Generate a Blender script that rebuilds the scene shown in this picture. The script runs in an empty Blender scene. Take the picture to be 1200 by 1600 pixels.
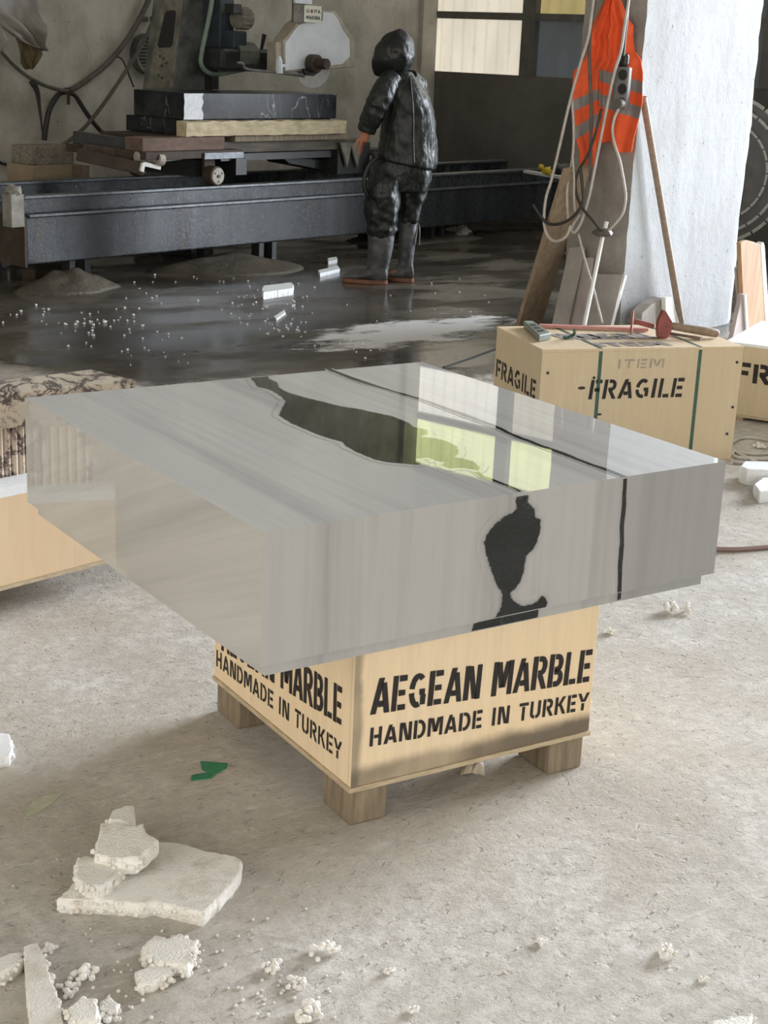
import bpy, bmesh, math, random
from mathutils import Vector, Matrix, noise
random.seed(7)
S = bpy.context.scene
COL = S.collection

# ------------------------------------------------------------------ camera
CAM = Vector((-1.3262, -2.3466, 1.6903)); FPX = 2386.3
CROT = Matrix.Rotation(-.5839, 3, 'Z') @ Matrix.Rotation(-.0415, 3, 'Y') @ Matrix.Rotation(1.2761, 3, 'X')
cd = bpy.data.cameras.new('camera'); cam = bpy.data.objects.new('camera', cd); COL.objects.link(cam)
cam.matrix_world = Matrix.Translation(CAM) @ CROT.to_4x4()
cd.sensor_width = 36; cd.lens = FPX / 1600 * 36; cd.clip_start = .05; cd.clip_end = 200
S.camera = cam
# ------------------------------------------------------------------ view, sky, light
S.view_settings.view_transform = 'Standard'; S.view_settings.look = 'None'
S.view_settings.gamma = 1; S.view_settings.use_curve_mapping = False
S.view_settings.exposure = 0.0
S.cycles.max_bounces = 8; S.cycles.use_denoising = True; S.cycles.sample_clamp_indirect = 6
w = bpy.data.worlds.new('sky'); S.world = w; w.use_nodes = True
bg = w.node_tree.nodes['Background']; bg.inputs[0].default_value = (.80, .90, 1, 1); bg.inputs[1].default_value = .9

# building frame: u along the saw bed, n away from the camera side, z up
RA = math.radians(16.5)
MR = Matrix.Translation((2.514, 7.839, 0)) @ Matrix.Rotation(RA, 4, 'Z')
MRI = MR.inverted(); ID = Matrix.Identity(4)
def area(name, loc, target, sx, sy, power, color):
    l = bpy.data.lights.new(name, 'AREA'); l.shape = 'RECTANGLE'; l.size = sx; l.size_y = sy; l.energy = power; l.color = color
    o = bpy.data.objects.new(name, l); COL.objects.link(o)
    a, b = MR @ Vector(loc), MR @ Vector(target)
    o.matrix_world = Matrix.Translation(a) @ (b - a).to_track_quat('-Z', 'Y').to_matrix().to_4x4()
    return o
# daylight through unseen right and rear doorways; left lamp is an added warm fill
area('daylight_right_doorway', (15, -8.6, 4.2), (-4, -6.6, .2), 9, 7, 10000, (.87, .93, 1))
area('daylight_rear_doorway', (-6.5, -14.6, 2.4), (-4, -6, .6), 7.4, 4.6, 250, (1, .93, .82))
area('added_left_fill', (-10.7, -6.3, 2.2), (-4, -6.4, .6), 5.8, 4.2, 200, (1, .88, .70))

# ------------------------------------------------------------------ pixel -> place
def ray(x, y): return CROT @ Vector(((x - 600) / FPX, -(y - 800) / FPX, -1))
def pz(x, y, z=0.):
    v = ray(x, y); return CAM + v * ((z - CAM.z) / v.z)
def pn(x, y, n):                       # on the plane n = const, in building coordinates
    o = MRI @ CAM; v = MRI.to_3x3() @ ray(x, y); return o + v * ((n - o.y) / v.y)
def pu(x, y, u):
    o = MRI @ CAM; v = MRI.to_3x3() @ ray(x, y); return o + v * ((u - o.x) / v.x)
def pd(x, y, D): return CAM + ray(x, y) * D

# ------------------------------------------------------------------ mesh builder
class MB:
    def __init__(s): s.b = bmesh.new(); s.mi = 0
    def _f(s, vs):
        try:
            f = s.b.faces.new(vs); f.material_index = s.mi; return f
        except ValueError: return None
    def box(s, x0, x1, y0, y1, z0, z1, M=None):
        c = [Vector((x, y, z)) for z in (z0, z1) for x, y in ((x0, y0), (x1, y0), (x1, y1), (x0, y1))]
        v = [s.b.verts.new(M @ p if M else p) for p in c]
        for q in ((3, 2, 1, 0), (4, 5, 6, 7), (0, 1, 5, 4), (1, 2, 6, 5), (2, 3, 7, 6), (3, 0, 4, 7)): s._f([v[i] for i in q])
        return s
    def bar(s, a, b, wd, th, up=Vector((0, 0, 1))):       # rectangular bar from a to b
        a, b = Vector(a), Vector(b); d = (b - a); L = d.length; d.normalize()
        sd = d.cross(up)
        if sd.length < 1e-4: sd = d.cross(Vector((1, 0, 0)))
        sd.normalize(); u2 = sd.cross(d)
        M = Matrix((d, sd, u2)).transposed().to_4x4(); M.translation = a
        return s.box(0, L, -wd / 2, wd / 2, -th / 2, th / 2, M)
    def loft(s, rings, cap=True, closed=True):
        rs = [[s.b.verts.new(p) for p in r] for r in rings]; n = len(rs[0])
        for i in range(len(rs) - 1):
            for k in range(n if closed else n - 1):
                s._f([rs[i][k], rs[i][(k + 1) % n], rs[i + 1][(k + 1) % n], rs[i + 1][k]])
        if cap and closed: s._f(rs[0][::-1]); s._f(rs[-1])
        return s
    def tube(s, pts, r, n=8, cap=True):
        pts = [Vector(p) for p in pts]; rr = r if isinstance(r, (list, tuple)) else [r] * len(pts)
        rings = []; ref = None
        for i, p in enumerate(pts):
            t = (pts[min(i + 1, len(pts) - 1)] - pts[max(i - 1, 0)]).normalized()
            if ref is None: ref = t.orthogonal().normalized()
            ref = (ref - t * ref.dot(t)); ref = ref.normalized() if ref.length > 1e-5 else t.orthogonal().normalized()
            b2 = t.cross(ref)
            rings.append([p + (ref * math.cos(2 * math.pi * k / n) + b2 * math.sin(2 * math.pi * k / n)) * rr[i] for k in range(n)])
        return s.loft(rings, cap)
    def lathe(s, prof, M=None, n=32):                      # (r, z) profile about z
        M = M or ID
        return s.loft([[M @ Vector((max(r, 1e-4) * math.cos(2 * math.pi * k / n), max(r, 1e-4) * math.sin(2 * math.pi * k / n), z)) for k in range(n)] for r, z in prof])
    def prism(s, pts, d):                                  # polygon pts (3D) extruded by vector d
        d = Vector(d); a = [s.b.verts.new(Vector(p)) for p in pts]; b = [s.b.verts.new(Vector(p) + d) for p in pts]; n = len(a)
        s._f(a); s._f(b[::-1])
        for k in range(n): s._f([a[k], b[k], b[(k + 1) % n], a[(k + 1) % n]])
        return s
    def poly(s, pts): s._f([s.b.verts.new(Vector(p)) for p in pts]); return s
    def ball(s, c, r, sub=2, sc=(1, 1, 1), jit=0):
        M = Matrix.Translation(c) @ Matrix.Diagonal((*sc, 1))
        before = len(s.b.verts)
        g = bmesh.ops.create_icosphere(s.b, subdivisions=sub, radius=r, matrix=M)
        if jit:
            for v in g['verts']: v.co += Vector((random.uniform(-1, 1), random.uniform(-1, 1), random.uniform(-1, 1))) * jit
        for f in {f for v in g['verts'] for f in v.link_faces}: f.material_index = s.mi
        return s

def smooth_path(pts, k=5):
    pts = [Vector(p) for p in pts]; out = []
    for i in range(len(pts) - 1):
        p0, p1, p2, p3 = pts[max(i - 1, 0)], pts[i], pts[i + 1], pts[min(i + 2, len(pts) - 1)]
        for j in range(k):
            t = j / k
            out.append(.5 * ((2 * p1) + (p2 - p0) * t + (2 * p0 - 5 * p1 + 4 * p2 - p3) * t * t + (3 * p1 - p0 - 3 * p2 + p3) * t ** 3))
    out.append(pts[-1]); return out

WM = {}
def tag(o, label=None, cat=None, group=None, kind=None):
    if label: o['label'] = label
    if cat: o['category'] = cat
    if group: o['group'] = group
    if kind: o['kind'] = kind
    return o
def thing(name, label, cat, loc=(0, 0, 0), rotz=0, group=None):
    o = bpy.data.objects.new(name, None); COL.objects.link(o)
    o.empty_display_size = .1
    M = Matrix.Translation(loc) @ Matrix.Rotation(rotz, 4, 'Z'); o.matrix_world = M; WM[o.name] = M
    return tag(o, label, cat, group)
def obj(name, mb, mats, parent=None, space=ID, bevel=0, smooth=False, seg=2, label=None):
    b = mb.b; bmesh.ops.remove_doubles(b, verts=b.verts, dist=1e-6) if False else None
    bmesh.ops.recalc_face_normals(b, faces=b.faces)
    b.transform(space)
    if parent is not None: P = WM[parent.name]; b.transform(P.inverted())
    else:
        xs = [v.co for v in b.verts]
        lo = Vector([min(c[i] for c in xs) for i in range(3)]); hi = Vector([max(c[i] for c in xs) for i in range(3)])
        org = Vector(((lo.x + hi.x) / 2, (lo.y + hi.y) / 2, lo.z)); b.transform(Matrix.Translation(-org))
    me = bpy.data.meshes.new(name); b.to_mesh(me); b.free()
    for m in (mats if isinstance(mats, (list, tuple)) else [mats]): me.materials.append(m)
    o = bpy.data.objects.new(name, me); COL.objects.link(o)
    if smooth:
        for p in me.polygons: p.use_smooth = True
    if parent is not None: o.parent = parent; WM[o.name] = WM[parent.name]
    else: o.location = org; WM[o.name] = Matrix.Translation(org)
    if bevel:
        md = o.modifiers.new('bevel', 'BEVEL'); md.width = bevel; md.segments = seg; md.limit_method = 'ANGLE'; md.angle_limit = math.radians(40)
    if label: o['label'] = label
    return o
def one(name, label, cat, mb, mats, group=None, **k):
    return tag(obj(name, mb, mats, **k), label, cat, group)
def struct(name, mb, mats, **k): return tag(obj(name, mb, mats, **k), kind='structure')
def copy_tree(o, parent=None):
    c = o.copy(); COL.objects.link(c)
    if parent: c.parent = parent
    for ch in list(o.children): copy_tree(ch, c)
    return c

# ------------------------------------------------------------------ materials
class NT:
    def __init__(s, name):
        s.m = bpy.data.materials.new(name); s.m.use_nodes = True; s.t = s.m.node_tree; s.p = s.t.nodes['Principled BSDF']
        s.tc = s.t.nodes.new('ShaderNodeTexCoord')
    def n(s, kind, **kw):
        nd = s.t.nodes.new('ShaderNode' + kind)
        for k, v in kw.items(): setattr(nd, k, v)
        return nd
    def l(s, a, b): s.t.links.new(a, b)
    def co(s, scale=(1, 1, 1), rot=(0, 0, 0), which='Object'):
        mp = s.n('Mapping'); mp.inputs['Scale'].default_value = scale; mp.inputs['Rotation'].default_value = rot
        s.l(s.tc.outputs[which], mp.inputs[0]); return mp.outputs[0]
    def noise(s, scale, detail=4, rough=.55, vec=None, dist=0):
        nd = s.n('TexNoise'); nd.inputs['Scale'].default_value = scale; nd.inputs['Detail'].default_value = detail
        nd.inputs['Roughness'].default_value = rough; nd.inputs['Distortion'].default_value = dist
        s.l(vec or s.tc.outputs['Object'], nd.inputs['Vector']); return nd.outputs['Fac']
    def ramp(s, fac, stops, interp='LINEAR'):
        r = s.n('ValToRGB'); r.color_ramp.interpolation = interp; e = r.color_ramp.elements
        while len(e) < len(stops): e.new(.5)
        for i, (p, c) in enumerate(stops):
            e[i].position = p; e[i].color = (c, c, c, 1) if isinstance(c, (int, float)) else (*c, 1)
        s.l(fac, r.inputs[0]); return r.outputs[0]
    def mix(s, fac, a, b, mode='MIX'):
        m = s.n('MixRGB', blend_type=mode)
        for v, i in ((fac, 0), (a, 1), (b, 2)):
            if hasattr(v, 'is_output') or hasattr(v, 'links'): s.l(v, m.inputs[i])
            elif i == 0: m.inputs[0].default_value = v
            else: m.inputs[i].default_value = (*v, 1)
        return m.outputs[0]
    def math(s, op, a, b=0., c=None, clamp=False):
        m = s.n('Math', operation=op); m.use_clamp = clamp
        for v, i in ((a, 0), (b, 1), (c, 2)):
            if v is None: continue
            if hasattr(v, 'links'): s.l(v, m.inputs[i])
            else: m.inputs[i].default_value = v
        return m.outputs[0]
    def sep(s, vec=None):
        x = s.n('SeparateXYZ'); s.l(vec or s.tc.outputs['Object'], x.inputs[0]); return x.outputs
    def map(s, v, a, b, c=0., d=1., kind='SMOOTHSTEP'):
        m = s.n('MapRange', interpolation_type=kind); s.l(v, m.inputs[0])
        for i, q in enumerate((a, b, c, d)): m.inputs[i + 1].default_value = q
        return m.outputs[0]
    def bump(s, h, strength=.3, dist=.01):
        b = s.n('Bump'); b.inputs['Strength'].default_value = strength; b.inputs['Distance'].default_value = dist
        s.l(h, b.inputs['Height']); s.l(b.outputs[0], s.p.inputs['Normal'])
    def base(s, c):
        if hasattr(c, 'links'): s.l(c, s.p.inputs['Base Color'])
        else: s.p.inputs['Base Color'].default_value = (*c, 1)
        return s
    def rough(s, r):
        if hasattr(r, 'links'): s.l(r, s.p.inputs['Roughness'])
        else: s.p.inputs['Roughness'].default_value = r
        return s

def sc(c, k): return tuple(max(0, min(1, x * k)) for x in c)
def simple(name, c, r=.6, var=.2, scale=12, bump=0, bs=40, metal=0, bd=.003, c2=None, stretch=(1, 1, 1), spec=None):
    m = NT(name); v = m.co(stretch)
    f = m.noise(scale, 5, .6, v)
    m.base(m.mix(m.ramp(f, [(.3, 0), (.7, 1)]), sc(c, 1 - var), c2 or sc(c, 1 + var))).rough(r)
    m.p.inputs['Metallic'].default_value = metal
    if spec is not None: m.p.inputs['Specular IOR Level'].default_value = spec
    if bump: m.bump(m.noise(bs, 6, .6, v), bump, bd)
    return m.m
M = {}
def floor_mat():
    m = NT('dusty_concrete'); P = m.tc.outputs['Object']
    bx = m.n('VectorRotate', rotation_type='Z_AXIS'); bx.inputs['Angle'].default_value = -RA; m.l(P, bx.inputs[0])
    s = m.sep(bx.outputs[0]); U, Nn = s[0], s[1]           # rotated world coordinates
    big = m.noise(.55, 5, .6); mid = m.noise(2.2, 8, .65); fine = m.noise(22, 8, .7); grit = m.noise(130, 4, .7)
    scr = m.noise(7, 6, .7, m.co((1, 5, 1), (0, 0, .5)), 1.5)
    dry = m.mix(m.ramp(mid, [(.36, 0), (.62, 1)]), (.50, .46, .405), (.66, .635, .60))
    dry = m.mix(m.ramp(big, [(.40, .65), (.56, 0)]), dry, (.42, .36, .285))
    dry = m.mix(m.ramp(fine, [(.44, .55), (.58, 0)]), dry, (.40, .37, .33))
    dry = m.mix(m.ramp(scr, [(.34, .35), (.44, 0), (.62, 0), (.74, .35)]), dry, (.66, .64, .62))
    dry = m.mix(m.ramp(m.noise(48, 3, .6), [(.27, .8), (.34, 0)]), dry, (.23, .20, .17))
    dry = m.mix(m.ramp(m.noise(4.2, 9, .75), [(.57, 0), (.68, .55)]), dry, (.33, .295, .25))
    patch = m.ramp(m.noise(1.9, 5, .65), [(.46, .12), (.62, 1)])
    dry = m.mix(m.math('MULTIPLY', patch, m.ramp(m.noise(31, 4, .6, m.co((1, 1.5, 1), (0, 0, .35)), .3), [(.27, .5), (.36, 0)])), dry, (.27, .235, .195))
    dry = m.mix(m.ramp(m.noise(13, 3, .5, m.co((1, 3, 1), (0, 0, .35)), 1.6), [(.60, 0), (.72, .35)]), dry, (.72, .70, .67))
    dry = m.mix(m.ramp(grit, [(.28, .85), (.37, 0)]), dry, (.2, .18, .15))
    dry = m.mix(m.math('MULTIPLY', m.ramp(m.noise(75, 5, .7), [(.56, 0), (.64, .5)]), m.ramp(m.noise(1.6, 4, .6), [(.45, 0), (.6, 1)])), dry, (.31, .265, .21))
    wet = m.mix(m.ramp(m.noise(1.3, 6, .6, m.co((1, 2.4, 1), (0, 0, -RA))), [(.35, 0), (.65, 1)]), (.050, .043, .034), (.12, .105, .085))
    wet = m.mix(m.ramp(fine, [(.52, 0), (.72, .35)]), wet, (.2, .18, .15))
    # wet line: building n of about 5.4 - everything behind it is under water and slurry
    edge = m.math('ADD', m.math('MULTIPLY', Nn, 1.), m.math('MULTIPLY', m.math('SUBTRACT', mid, .5), 2.0))
    edge = m.math('ADD', edge, m.math('MULTIPLY', m.map(U, 3.0, 5.6, 0, 1), 1.2))
    edge = m.math('ADD', edge, m.math('MULTIPLY', m.map(U, 2.7, 3.3, 1, 0), -1.3))
    k = m.map(edge, 3.45, 4.05)
    # pale stone dust beside the wet line
    px_ = m.math('MULTIPLY', m.math('SUBTRACT', U, FU), .72); py_ = m.math('MULTIPLY', m.math('SUBTRACT', Nn, FN), 1.9)
    rr = m.math('SQRT', m.math('ADD', m.math('MULTIPLY', px_, px_), m.math('MULTIPLY', py_, py_)))
    rr = m.math('ADD', rr, m.math('MULTIPLY', m.math('SUBTRACT', m.noise(3.1, 6, .65, m.co((1, 2, 1), (0, 0, -RA))), .5), 1.5))
    dust = m.map(rr, .42, .68, 1, 0)
    col = m.mix(k, dry, wet); col = m.mix(dust, col, (.80, .80, .80))
    m.base(col)
    dryr = m.math('MULTIPLY', k, m.math('SUBTRACT', 1., dust))
    pud = m.ramp(m.noise(1.1, 4, .5, m.co((1, 2.2, 1), (0, 0, -RA))), [(.36, .42), (.55, .10)])
    m.rough(m.math('ADD', m.math('MULTIPLY', pud, dryr), m.math('MULTIPLY', m.math('SUBTRACT', 1., dryr), .85)))
    pit = m.ramp(m.noise(29, 4, .6, m.co((1, 1.5, 1), (0, 0, .35)), .3), [(.28, 0), (.40, 1)])
    h = m.math('ADD', m.math('MULTIPLY', fine, .7), m.math('ADD', m.math('ADD', m.math('MULTIPLY', grit, .22), m.math('MULTIPLY', pit, .6)), m.math('ADD', m.math('MULTIPLY', scr, .25), m.math('MULTIPLY', mid, 1.2))))
    h = m.math('MULTIPLY', h, m.math('SUBTRACT', 1.04, dryr))
    m.bump(h, .8, .011)
    return m.m
def plaster(name, c, dirt, lo=.45, hi=.7, scale=2.2, speck=True, bump=.5, bs=9):
    m = NT(name)
    f = m.noise(scale, 8, .62); v = m.noise(1.2, 6, .6, m.co((2.5, 2.5, .35)))
    col = m.mix(m.ramp(f, [(lo, 0), (hi, 1)]), c, dirt)
    col = m.mix(m.ramp(v, [(.5, 0), (.75, .5)]), col, sc(dirt, .8))
    if speck: col = m.mix(m.ramp(m.noise(28, 3, .6), [(.27, .9), (.33, 0)]), col, sc(dirt, .5))
    m.base(col).rough(.85); m.bump(m.math('ADD', m.noise(bs, 8, .6), m.math('MULTIPLY', m.noise(60, 4, .6), .3)), bump, .02)
    return m.m
def plywood(name, c, smudge=()):
    m = NT(name)
    g = m.noise(5, 6, .6, m.co((9, 9, .9)), .6); g2 = m.noise(2.1, 4, .5, m.co((1, 1, .5)))
    col = m.mix(m.ramp(g, [(.3, 0), (.7, 1)]), sc(c, .90), sc(c, 1.07))
    col = m.mix(m.ramp(g2, [(.35, 0), (.7, .5)]), col, (c[0] * .98, c[1] * .88, c[2] * .72))
    col = m.mix(m.ramp(m.noise(9, 2, .5, m.co((1, 1, .7))), [(.24, .7), (.29, 0)]), col, (.25, .15, .07))
    for fn in smudge: col = fn(m, col)
    m.base(col).rough(.62); m.bump(g, .12, .002)
    return m.m
FU, FN = 5.49, 4.05
PHI = 0.0
def marble_mat():
    m = NT('polished_grey_marble'); s = m.sep(); g = m.n('NewGeometry')
    vt = m.n('VectorTransform', vector_type='NORMAL', convert_from='WORLD', convert_to='OBJECT'); m.l(g.outputs['True Normal'], vt.inputs[0])
    nn = m.sep(vt.outputs[0])
    def streak(sx, along, seed, k=1.):
        cv = m.n('CombineXYZ'); m.l(sx, cv.inputs[0]); m.l(m.math('MULTIPLY', along, .035), cv.inputs[1]); cv.inputs[2].default_value = seed
        a = m.noise(9 * k, 5, .6, cv.outputs[0], .1); b = m.noise(34 * k, 4, .6, cv.outputs[0]); c = m.noise(3.0, 3, .5, cv.outputs[0])
        return m.math('ADD', m.math('MULTIPLY', a, .55), m.math('ADD', m.math('MULTIPLY', b, .2), m.math('MULTIPLY', c, .25)))
    st = m.math('SUBTRACT', m.math('MULTIPLY', s[0], math.cos(PHI)), m.math('MULTIPLY', s[1], math.sin(PHI)))
    al = m.math('ADD', s[1], s[2])
    f1 = streak(st, al, 1.3)
    s2 = m.math('ADD', s[2], m.math('MULTIPLY', s[1], .42)); f2 = streak(s2, s[1], 5.1, .8)
    left = m.map(m.math('ABSOLUTE', nn[0]), .7, .75)
    f = m.mix(left, f1, f2)
    col = m.ramp(f, [(.33, (.30, .30, .305)), (.43, (.41, .405, .395)), (.52, (.485, .48, .465)), (.60, (.455, .45, .435)), (.70, (.35, .35, .353))])
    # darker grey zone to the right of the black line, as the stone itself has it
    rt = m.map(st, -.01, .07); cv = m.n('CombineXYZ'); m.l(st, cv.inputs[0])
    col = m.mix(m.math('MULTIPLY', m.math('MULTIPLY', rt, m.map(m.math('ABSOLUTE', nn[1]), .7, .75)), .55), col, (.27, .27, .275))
    at = m.n('Attribute', attribute_name='vein')
    nz = m.noise(26, 6, .7); nz2 = m.noise(90, 4, .6)
    mk = m.math('ADD', at.outputs['Fac'], m.math('ADD', m.math('MULTIPLY', m.math('SUBTRACT', nz, .5), .55), m.math('MULTIPLY', m.math('SUBTRACT', nz2, .5), .3)))
    hal = m.map(at.outputs['Fac'], .02, .9)
    k = m.map(mk, .47, .62)
    w1 = m.noise(5, 7, .7, m.co((1, 1, 1), (0, 0, .6)), 1.8)
    rid = m.ramp(w1, [(.492, 0), (.5, 1), (.508, 0)])
    blk = m.mix(m.math('MULTIPLY', rid, m.ramp(m.noise(4, 3, .5), [(.45, 0), (.7, .8)])), (.012, .014, .014), (.2, .21, .2))
    blk = m.mix(m.ramp(m.noise(3, 8, .7, m.co((1, 6, 1), (0, 0, -.9))), [(.5, 0), (.8, .25)]), blk, (.05, .058, .054))
    col = m.mix(m.map(m.math('ABSOLUTE', nn[1]), .7, .75), col, m.mix(1., col, (.86, .86, .87), 'MULTIPLY'))  # less light on the front put into its colour; the slab looks greyer too
    col = m.mix(m.math('MULTIPLY', hal, .55), col, (.2, .2, .2)); col = m.mix(k, col, blk)
    m.base(col); m.rough(m.ramp(m.noise(14, 4, .6), [(.3, .010), (.75, .022)]))
    m.p.inputs['IOR'].default_value = 1.5
    m.bump(m.noise(2.2, 2, .5), .004, .01)
    return m.m
def breccia(name, base, vein, scale=3.2, rough=.35, flutes=False):
    m = NT(name); v = m.co((1, 1.0, 1.2))
    a = m.noise(scale, 7, .62, v, 2.2); b = m.noise(scale * 2.3, 6, .65, v, 1.5)
    k = m.math('MAXIMUM', m.ramp(a, [(.465, 0), (.495, 1), (.51, .9), (.54, 0)]), m.ramp(b, [(.485, 0), (.5, .7), (.515, 0)]))
    col = m.mix(m.ramp(m.noise(scale * .8, 4, .6, v), [(.35, 0), (.65, 1)]), base, sc(base, .78))
    m.base(m.mix(k, col, vein)).rough(rough); return m.m
def black_marble():
    m = NT('black_marble'); v = m.co((1.6, 1, .7), (.3, .9, .7))
    a = m.noise(2.2, 4, .55, v, .7)
    k = m.math('MULTIPLY', m.ramp(a, [(.492, 0), (.5, 1), (.508, 0)]), m.ramp(m.noise(2.6, 2, .5), [(.50, 0), (.66, 1)]))
    c0 = m.mix(m.ramp(m.noise(5, 5, .65), [(.4, 0), (.65, 1)]), (.008, .009, .012), (.032, .034, .038))
    m.base(m.mix(k, c0, (.34, .36, .38))).rough(.22); m.p.inputs['Specular IOR Level'].default_value = .15; return m.m
def wet_steel():
    m = NT('wet_blue_steel'); v = m.co((6, 6, .35)); f = m.noise(1.2, 6, .7, v); d = m.noise(30, 6, .75); big = m.noise(.9, 3, .5, m.co((1, 1, .2)))
    col = m.mix(m.ramp(f, [(.40, 0), (.62, 1)]), (.008, .010, .013), (.058, .067, .079))
    col = m.mix(m.ramp(big, [(.42, .75), (.58, 0)]), col, (.016, .018, .022))
    col = m.mix(m.ramp(d, [(.56, 0), (.68, .7)]), col, (.14, .145, .15))
    col = m.mix(m.ramp(m.noise(2.1, 5, .6, v), [(.56, 0), (.70, .7)]), col, (.06, .045, .025))
    m.base(col); m.rough(m.ramp(d, [(.35, .16), (.65, .5)])); m.p.inputs['Specular IOR Level'].default_value = .5
    m.bump(d, .5, .006); return m.m
def vinyl():
    m = NT('wet_dark_green_rubberised_cloth'); f = m.noise(7, 5, .6)
    m.base(m.mix(m.ramp(f, [(.35, 0), (.7, 1)]), (.006, .008, .007), (.017, .021, .019)))
    m.rough(m.ramp(m.noise(5, 3, .5), [(.3, .34), (.7, .50)])); m.p.inputs['Specular IOR Level'].default_value = .5
    m.bump(m.math('ADD', m.noise(6, 3, .5, m.co((1, 1, .4)), .6), m.math('MULTIPLY', m.noise(15, 4, .6, m.co((1, 1, .5)), .8), .5)), .6, .035); return m.m
def glass_pane(name, c, e, dirt=.5, c2=None):
    m = NT(name); s = m.co((1, 1, .25)); f = m.noise(3, 5, .6, s); g = m.noise(18, 6, .7)
    cor = m.sep()[0]
    wv = m.n('TexWave', wave_type='BANDS', bands_direction='Y'); wv.inputs['Scale'].default_value = 2.1; wv.inputs['Distortion'].default_value = .25
    m.l(m.tc.outputs['Object'], wv.inputs[0])
    col = m.mix(m.ramp(f, [(.35, 0), (.75, dirt)]), c, c2 or sc(c, .45))
    col = m.mix(m.ramp(wv.outputs['Fac'], [(0, .28), (.2, 0)]), col, sc(c, .5))
    col = m.mix(m.ramp(g, [(.30, .7), (.4, 0)]), col, sc(c, .4))
    m.base(sc(c, .5)).rough(.35); m.l(col, m.p.inputs['Emission Color']); m.p.inputs['Emission Strength'].default_value = e
    return m.m
def foam_mat():
    m = NT('white_bead_foam'); v = m.n('TexVoronoi'); v.inputs['Scale'].default_value = 190; m.l(m.tc.outputs['Object'], v.inputs['Vector'])
    col = m.mix(m.ramp(m.noise(16, 6, .65), [(.5, 0), (.72, .75)]), (.80, .78, .74), (.52, .45, .36))
    m.base(col).rough(.8); m.bump(m.math('SUBTRACT', 1., v.outputs['Distance']), .35, .004)
    m.p.inputs['Subsurface Weight'].default_value = 0
    return m.m

M['marble'] = None  # made once the direction of the vein is known
M['plaster_back'] = plaster('old_grey_render', (.58, .555, .49), (.33, .31, .255), .40, .66, scale=1.5)
M['plaster_dark'] = plaster('backlit_dark_render', (.15, .142, .125), (.105, .097, .083), scale=1.3, speck=False)  # window wall: its dark look against the bright panes put into the colour
M['white_render'] = plaster('white_flaking_render', (.37, .38, .39), (.28, .275, .265), .5, .8, 1.6, bump=.38, bs=9)
M['raw_render'] = plaster('bare_brown_render', (.34, .315, .28), (.22, .195, .17), .4, .68, 3, bump=.7, bs=12)
M['ceiling'] = simple('dusty_roof_sheet', (.42, .41, .39), .8, .1, 1)
M['frame_steel'] = simple('dusty_window_steel', (.12, .115, .10), .6, .2, 8)
M['pane_warm'] = glass_pane('sunlit_corrugated_pane', (.92, .84, .69), .82, .5)
M['pane_white'] = glass_pane('sunlit_white_pane', (.95, .92, .84), 1.5, .3)
M['pane_bright'] = glass_pane('boosted_unseen_pane', (.95, .95, .92), 5.5, .15)  # unseen upper panes, glow raised to brighten the back wall
M['pane_green'] = glass_pane('sunlit_leafy_pane', (.86, .92, .44), 2.0, .5)
M['pane_ochre'] = glass_pane('sunlit_ochre_pane', (.62, .50, .22), .7, .8)
M['pane_dark'] = glass_pane('grimy_dark_pane', (.24, .27, .30), .17, .9, (.12, .11, .09))
M['ply'] = plywood('pale_plywood', (.64, .52, .36))
M['ply_edge'] = simple('plywood_edge', (.50, .40, .27), .7, .25, 20, stretch=(1, 1, 8))
M['block_wood'] = simple('old_wood_block', (.235, .185, .125), .75, .35, 6, .3, 30, stretch=(8, 8, 1))
M['timber'] = simple('rough_timber', (.36, .27, .185), .75, .25, 5, .25, 30, stretch=(6, 6, .6))
M['timber_warm'] = simple('warm_sawn_timber', (.40, .235, .125), .7, .25, 4, .25, 30, stretch=(6, 6, .6))
M['pale_timber'] = simple('pale_packing_timber', (.50, .42, .27), .75, .25, 5, .25, 30, stretch=(.8, 6, 6))
M['red_timber'] = simple('reddish_timber', (.14, .09, .066), .75, .3, 5, .2, 30, stretch=(.8, 6, 6))
M['paint'] = simple('black_stencil_paint', (.018, .014, .013), .7, .3, 60)
M['paint_grey'] = simple('faded_grey_stencil_paint', (.36, .31, .24), .75, .2, 60)
M['paint_dust'] = simple('worn_grey_stencil_paint', (.26, .23, .21), .75, .35, 30)
M['strap'] = simple('green_packing_strap', (.035, .10, .07), .45, .2, 40)
M['green_tape'] = simple('green_tape', (.025, .20, .10), .5, .2, 40)
M['breccia'] = breccia('brown_veined_marble', (.60, .52, .42), (.055, .04, .042), 2.0)
M['fluted'] = breccia('pink_veined_marble', (.66, .55, .44), (.10, .06, .06), 2.2, .5)
M['black_marble'] = black_marble()
M['torn_film'] = simple('torn_white_film', (.75, .76, .78), .4, .15, 30, .4, 40, c2=(.45, .46, .48))
M['conglomerate'] = breccia('pebbled_stone', (.30, .26, .2), (.12, .11, .095), 6, .8)
M['steel'] = wet_steel()
M['dark_steel'] = simple('dark_oily_steel', (.022, .023, .024), .4, .4, 10, .2, 40)
M['rail'] = simple('worn_rail_steel', (.13, .14, .15), .38, .35, 20, metal=.5)
M['rust'] = simple('rusty_brown_steel', (.055, .038, .028), .7, .4, 9, .4, 40)
M['machine'] = simple('worn_grey_machine_paint', (.14, .14, .115), .55, .35, 9, .3, 25, c2=(.30, .275, .22))
M['machine_dark'] = simple('grimy_machine_side', (.045, .045, .04), .45, .5, 4.5, .3, 25, c2=(.19, .20, .18))
M['machine_blue'] = simple('dark_blue_machine_paint', (.035, .05, .06), .4, .3, 6)
M['guard'] = simple('splashed_white_guard', (.66, .70, .73), .5, .1, 5, .3, 30)
M['guard_edge'] = simple('cream_splashed_guard_edge', (.36, .32, .25), .6, .3, 6, .3, 30)
M['blade'] = simple('saw_blade_steel', (.55, .55, .53), .32, .12, 20, metal=.5)
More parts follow.
